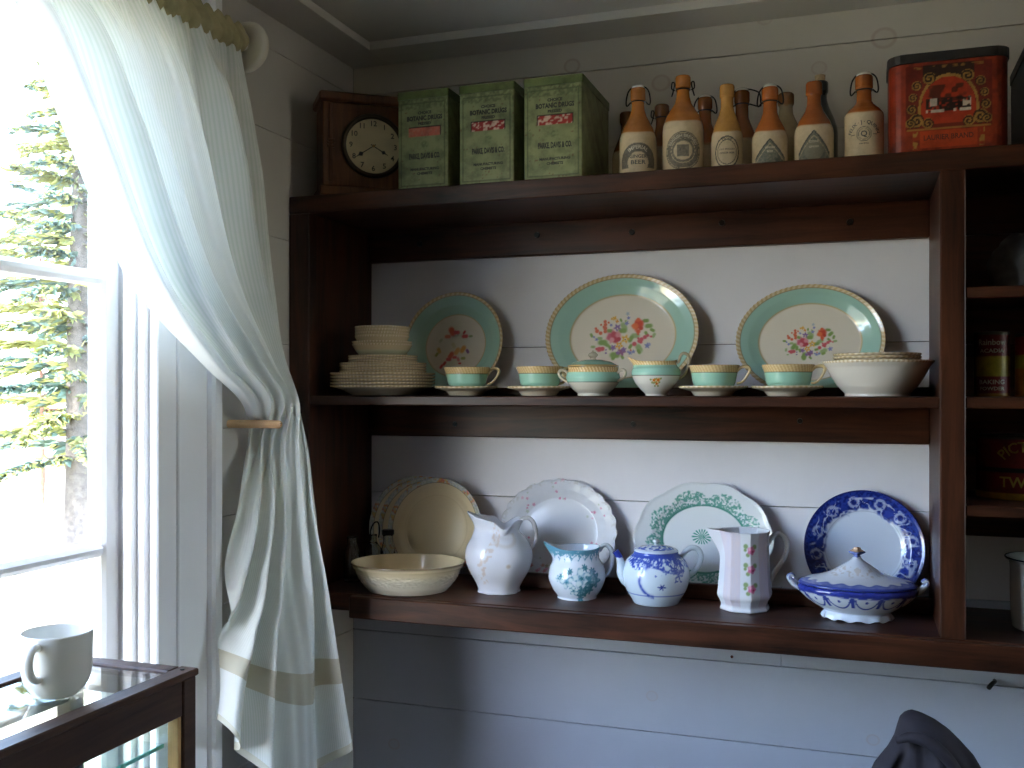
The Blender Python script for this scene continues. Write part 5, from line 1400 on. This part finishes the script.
rr = .0165 + .0035 * np.sin(YY * 210 + 2 * np.sin(TT)) + .002 * np.sin(YY * 520 + TT * 3); up_ = 1 + .9 * np.maximum(0, np.sin(TT)) ** 4
HV = np.stack([RX + rr * np.cos(TT), YY, RZ + rr * np.sin(TT) * up_], -1).reshape(-1, 3); HF = []
for i in range(219):
    for j in range(24): HF.append([i * 24 + j, i * 24 + (j + 1) % 24, (i + 1) * 24 + (j + 1) % 24, (i + 1) * 24 + j])
mesh('heading', HV, HF, M_HEAD, cur)
rod = thing('curtain_rod', 'white curtain rod with a round end disc above the window', 'curtain rod', (RX, RY, RZ))
V, F = tube([(0, .012, 0), (0, -1.42, 0)], .010, 16, up=(0, 0, 1)); mesh('pole', V, F, M_ROD, rod)
V, F, c = lathe(resample([(0, 0), (.040, 0), (.046, .003), (.048, .008), (.046, .013), (.040, .016), (0, .016)], step=.003, smooth=False), 48); W = np.column_stack([V[:, 0], .010 + V[:, 2], V[:, 1]]); mesh('end_disc', W, F, M_ROD, rod)
bx('bracket', M_ROD, rod, -RX + .0005, -.008, .028, .040, -.012, .012, .002); bx('bracket', M_ROD, rod, -RX + .0005, 0, -1.40, -1.388, -.012, .012, .002)
bx('bracket', M_ROD, rod, -.012, .012, .0262, .040, -.012, .012, .002)
pz = on_x(228, 424, 0)
peg = thing('curtain_peg', 'short round wooden peg holding the curtain back', 'peg', (0, -.493, 1.436))
V, F = tube([(.0005, 0, 0), (.02, 0, 0), (.108, 0, 0), (.112, 0, 0), (.114, 0, 0)], [.0078, .0078, .0078, .0070, .0050], 18, up=(0, 0, 1)); mesh('dowel', V, F, M_PEG, peg)

# ------------------------------------------------------------------ glass display case and mug
ZD = E0 - .378; DX0, DX1, DY1 = .062, .277, -.962; DY0 = -1.66; ZK = ZD - .42
dc = thing('display_case', 'small dark wooden display case with glass top by the window', 'display case', ((DX0 + DX1) / 2, (DY0 + DY1) / 2, ZK))
ox, oy = (DX0 + DX1) / 2, (DY0 + DY1) / 2
def dbx(nm, mat, x0, x1, y0, y1, z0, z1, ch=.0015, par=dc): return bx(nm, mat, par, x0 - ox, x1 - ox, y0 - oy, y1 - oy, z0 - ZK, z1 - ZK, ch)
pw = .026
for x0 in (DX0, DX1 - pw):
    for y0 in (DY0, DY1 - pw): dbx('post', M_CASE, x0, x0 + pw, y0, y0 + pw, ZK, ZD - .010)
    dbx('top_rail', M_CASE, x0 - .003 * (x0 == DX0), x0 + pw + .003 * (x0 != DX0), DY0 - .003, DY1 + .003, ZD - .010, ZD, .002)
    dbx('side_rail', M_CASE, x0 + .002, x0 + pw - .002, DY0 + pw, DY1 - pw, ZD - .058, ZD - .010)
    dbx('bottom_rail', M_CASE, x0 + .002, x0 + pw - .002, DY0 + pw, DY1 - pw, ZK + .001, ZK + .05)
    dbx('side_pane', M_CGLASS, x0 + pw / 2 - .0015, x0 + pw / 2 + .0015, DY0 + pw, DY1 - pw, ZK + .05, ZD - .058, 0)
for y0 in (DY0, DY1 - pw):
    dbx('top_rail', M_CASE, DX0 + pw, DX1 - pw, y0, y0 + pw, ZD - .010, ZD, .002)
    dbx('end_rail', M_CASE, DX0 + pw, DX1 - pw, y0 + .002, y0 + pw - .002, ZD - .040, ZD - .010)
    dbx('bottom_rail', M_CASE, DX0 + pw, DX1 - pw, y0 + .002, y0 + pw - .002, ZK + .001, ZK + .05)
    dbx('end_pane', M_CGLASS, DX0 + pw, DX1 - pw, y0 + pw / 2 - .0015, y0 + pw / 2 + .0015, ZK + .05, ZD - .040, 0)
    dbx('inner_bead', M_CASEIN, DX1 - pw + .004, DX1 - .004, (y0 - .006) if y0 == DY1 - pw else (y0 + pw), y0 if y0 == DY1 - pw else (y0 + pw + .006), ZK + .05, ZD - .058, .001)
dbx('top_pane', M_CGLASS, DX0 + pw - .001, DX1 - pw + .001, DY0 + pw - .001, DY1 - pw + .001, ZD - .007, ZD - .003, 0)
dbx('floor_board', M_CASE, DX0 + .004, DX1 - .004, DY0 + .004, DY1 - .004, ZK + .0005, ZK + .012)
gs = dbx('glass_shelf', M_CGLASS, DX0 + pw, DX1 - pw - .002, DY0 + pw + .008, DY1 - pw - .008, ZD - .100, ZD - .095, 0)
dbx('polished_edge', M_GEDGE, DX1 - pw - .002, DX1 - pw, DY0 + pw + .008, DY1 - pw - .008, ZD - .100, ZD - .095, 0, gs).parent = gs
for xx in (DX1 - .012, DX0 + .012):
    V, F = tube([(xx - ox, DY1 - .014 - oy, ZD - ZK - .001), (xx - ox, DY1 - .014 - oy, ZD - ZK + .0012)], .0032, 10, up=(0, 1, 0)); mesh('screw_head', V, F, M_IRON, dc, False)
tb = thing('side_table', 'plain wooden table carrying the glass display case', 'table', (.30, oy, 0))
bx('table_top', M_CASE, tb, -.25, .25, -.42, .42, ZK - .028, ZK - .0005, .003)
for a in (-.22, .20):
    for b in (-.39, .37): bx('leg', M_CASE, tb, a, a + .045, b, b + .045, 0, ZK - .028, .002)

mx_, my_, _z = on_z(57, 701, ZD)
dd = ray(57); dd = dd / np.linalg.norm(dd); mx_ += dd[0] * .030; my_ += dd[1] * .030
t = thing('mug', 'plain white china mug on the glass display case', 'mug', (mx_, my_, ZD + .0004), YAW)
P = resample([(0, .004), (.020, .004), (.0235, 0), (.026, .001), (.033, .009), (.0385, .020), (.0408, .034), (.0415, .055), (.0420, .077), (.0413, .0785), (.0402, .077), (.0392, .055), (.0385, .034), (.036, .021), (.028, .010), (0, .008)], step=.002)
V, F, c = lathe(P, 96); mesh('body', V, F, M_PORC, t)
V, F = sweep([(.0385, 0, .060), (.047, 0, .0635), (.057, 0, .059), (.0605, 0, .046), (.0560, 0, .032), (.046, 0, .0235), (.0370, 0, .023)], [.0045, .0050, .0046, .0042, .0046], 14, flat=1.35)
a = R3(263); V[:, 2] += .006; W = V.copy(); W[:, 0] = V[:, 0] * math.cos(a) - V[:, 1] * math.sin(a); W[:, 1] = V[:, 0] * math.sin(a) + V[:, 1] * math.cos(a)
mesh('handle', W, F, M_PORC, t)

# ------------------------------------------------------------------ chair and jacket below the shelves
ch = thing('wooden_chair', 'dark wooden chair under the jacket against the wall', 'chair', (1.36, -.55, 0))
for s_ in (-1, 1):
    bx('back_post', M_WZ, ch, s_ * .165 - .016, s_ * .165 + .016, .115, .148, 0, .925, .004)
    bx('leg', M_WZ, ch, s_ * .175 - .017, s_ * .175 + .017, -.235, -.20, 0, .44, .004)
    bx('stretcher', M_WY, ch, s_ * .170 - .010, s_ * .170 + .010, -.20, .115, .20, .222, .003)
bx('seat', M_WX, ch, -.205, .205, -.255, .112, .4405, .465, .006)
for zz in (.58, .70, .82): bx('back_slat', M_WX, ch, -.149, .149, .122, .138, zz, zz + .055, .003)
ax_, ay_, az_ = on_y(912, 710, -.418)
dzk = np.array([0, .004, .012, .025, .04, .06, .09, .13, .20, .30, .42])
lk = np.array([-.003, -.011, -.018, -.022, -.026, -.036, -.056, -.072, -.092, -.108, -.115]); rk = np.array([.003, .016, .034, .054, .070, .088, .104, .108, .110, .112, .112])
yk = np.array([.003, .013, .022, .027, .031, .035, .039, .042, .044, .046, .046])
rows = np.concatenate([np.linspace(0, .1, 40), np.linspace(.106, .42, 44)]); n = 96; th = np.linspace(0, 2 * PI, n, endpoint=False)
JV = []
for q in rows:
    l, r_, yy = np.interp(q, dzk, lk), np.interp(q, dzk, rk), np.interp(q, dzk, yk)
    fold = 1 + ss(.02, .08, q) * (.20 * np.sin(5 * th + q * 22 + .6) + .12 * np.sin(11 * th - q * 30)) * (np.sin(th) < .2)
    JV.append(np.column_stack([ax_ + (l + r_) / 2 + (r_ - l) / 2 * np.cos(th), ay_ + yy * np.sin(th) * fold, np.full(n, az_ - q) - .006 * ss(.02, .1, q) * np.sin(7 * th)]))
JV = np.vstack(JV); JF = [list(range(n))]
for i in range(len(rows) - 1):
    for j in range(n): JF.append([i * n + j, (i + 1) * n + j, (i + 1) * n + (j + 1) % n, i * n + (j + 1) % n])
jk = thing('jacket', 'dark plum jacket hung over the chair back', 'jacket', (ax_, ay_, az_ - .42))
JV -= np.array([ax_, ay_, az_ - .42])
mesh('shell', JV, JF, M_JACKET, jk)
V, F = tube(resample([(-.022, -.036, .382), (-.004, -.046, .392), (.022, -.050, .388), (.048, -.052, .366), (.070, -.052, .336)], step=.004), [.007, .012, .012, .009], 12, up=(0, 0, 1), flat=.8); mesh('collar_fold', V, F, M_JACKET, jk)

# rusty nail left in the seam below the shelves
nx, ny, nz_ = on_y(732, 657, 0)
t = thing('rusty_nail', 'tiny rusty nail in the board seam below the teapot and jug', 'nail', (nx, 0, nz_))
V, F = tube([(0, .004, 0), (0, -.006, .001), (.001, -.010, .003)], [.0018, .0018, .0032], 8, up=(0, 0, 1)); mesh('shank', V, F, M_REDINK, t)
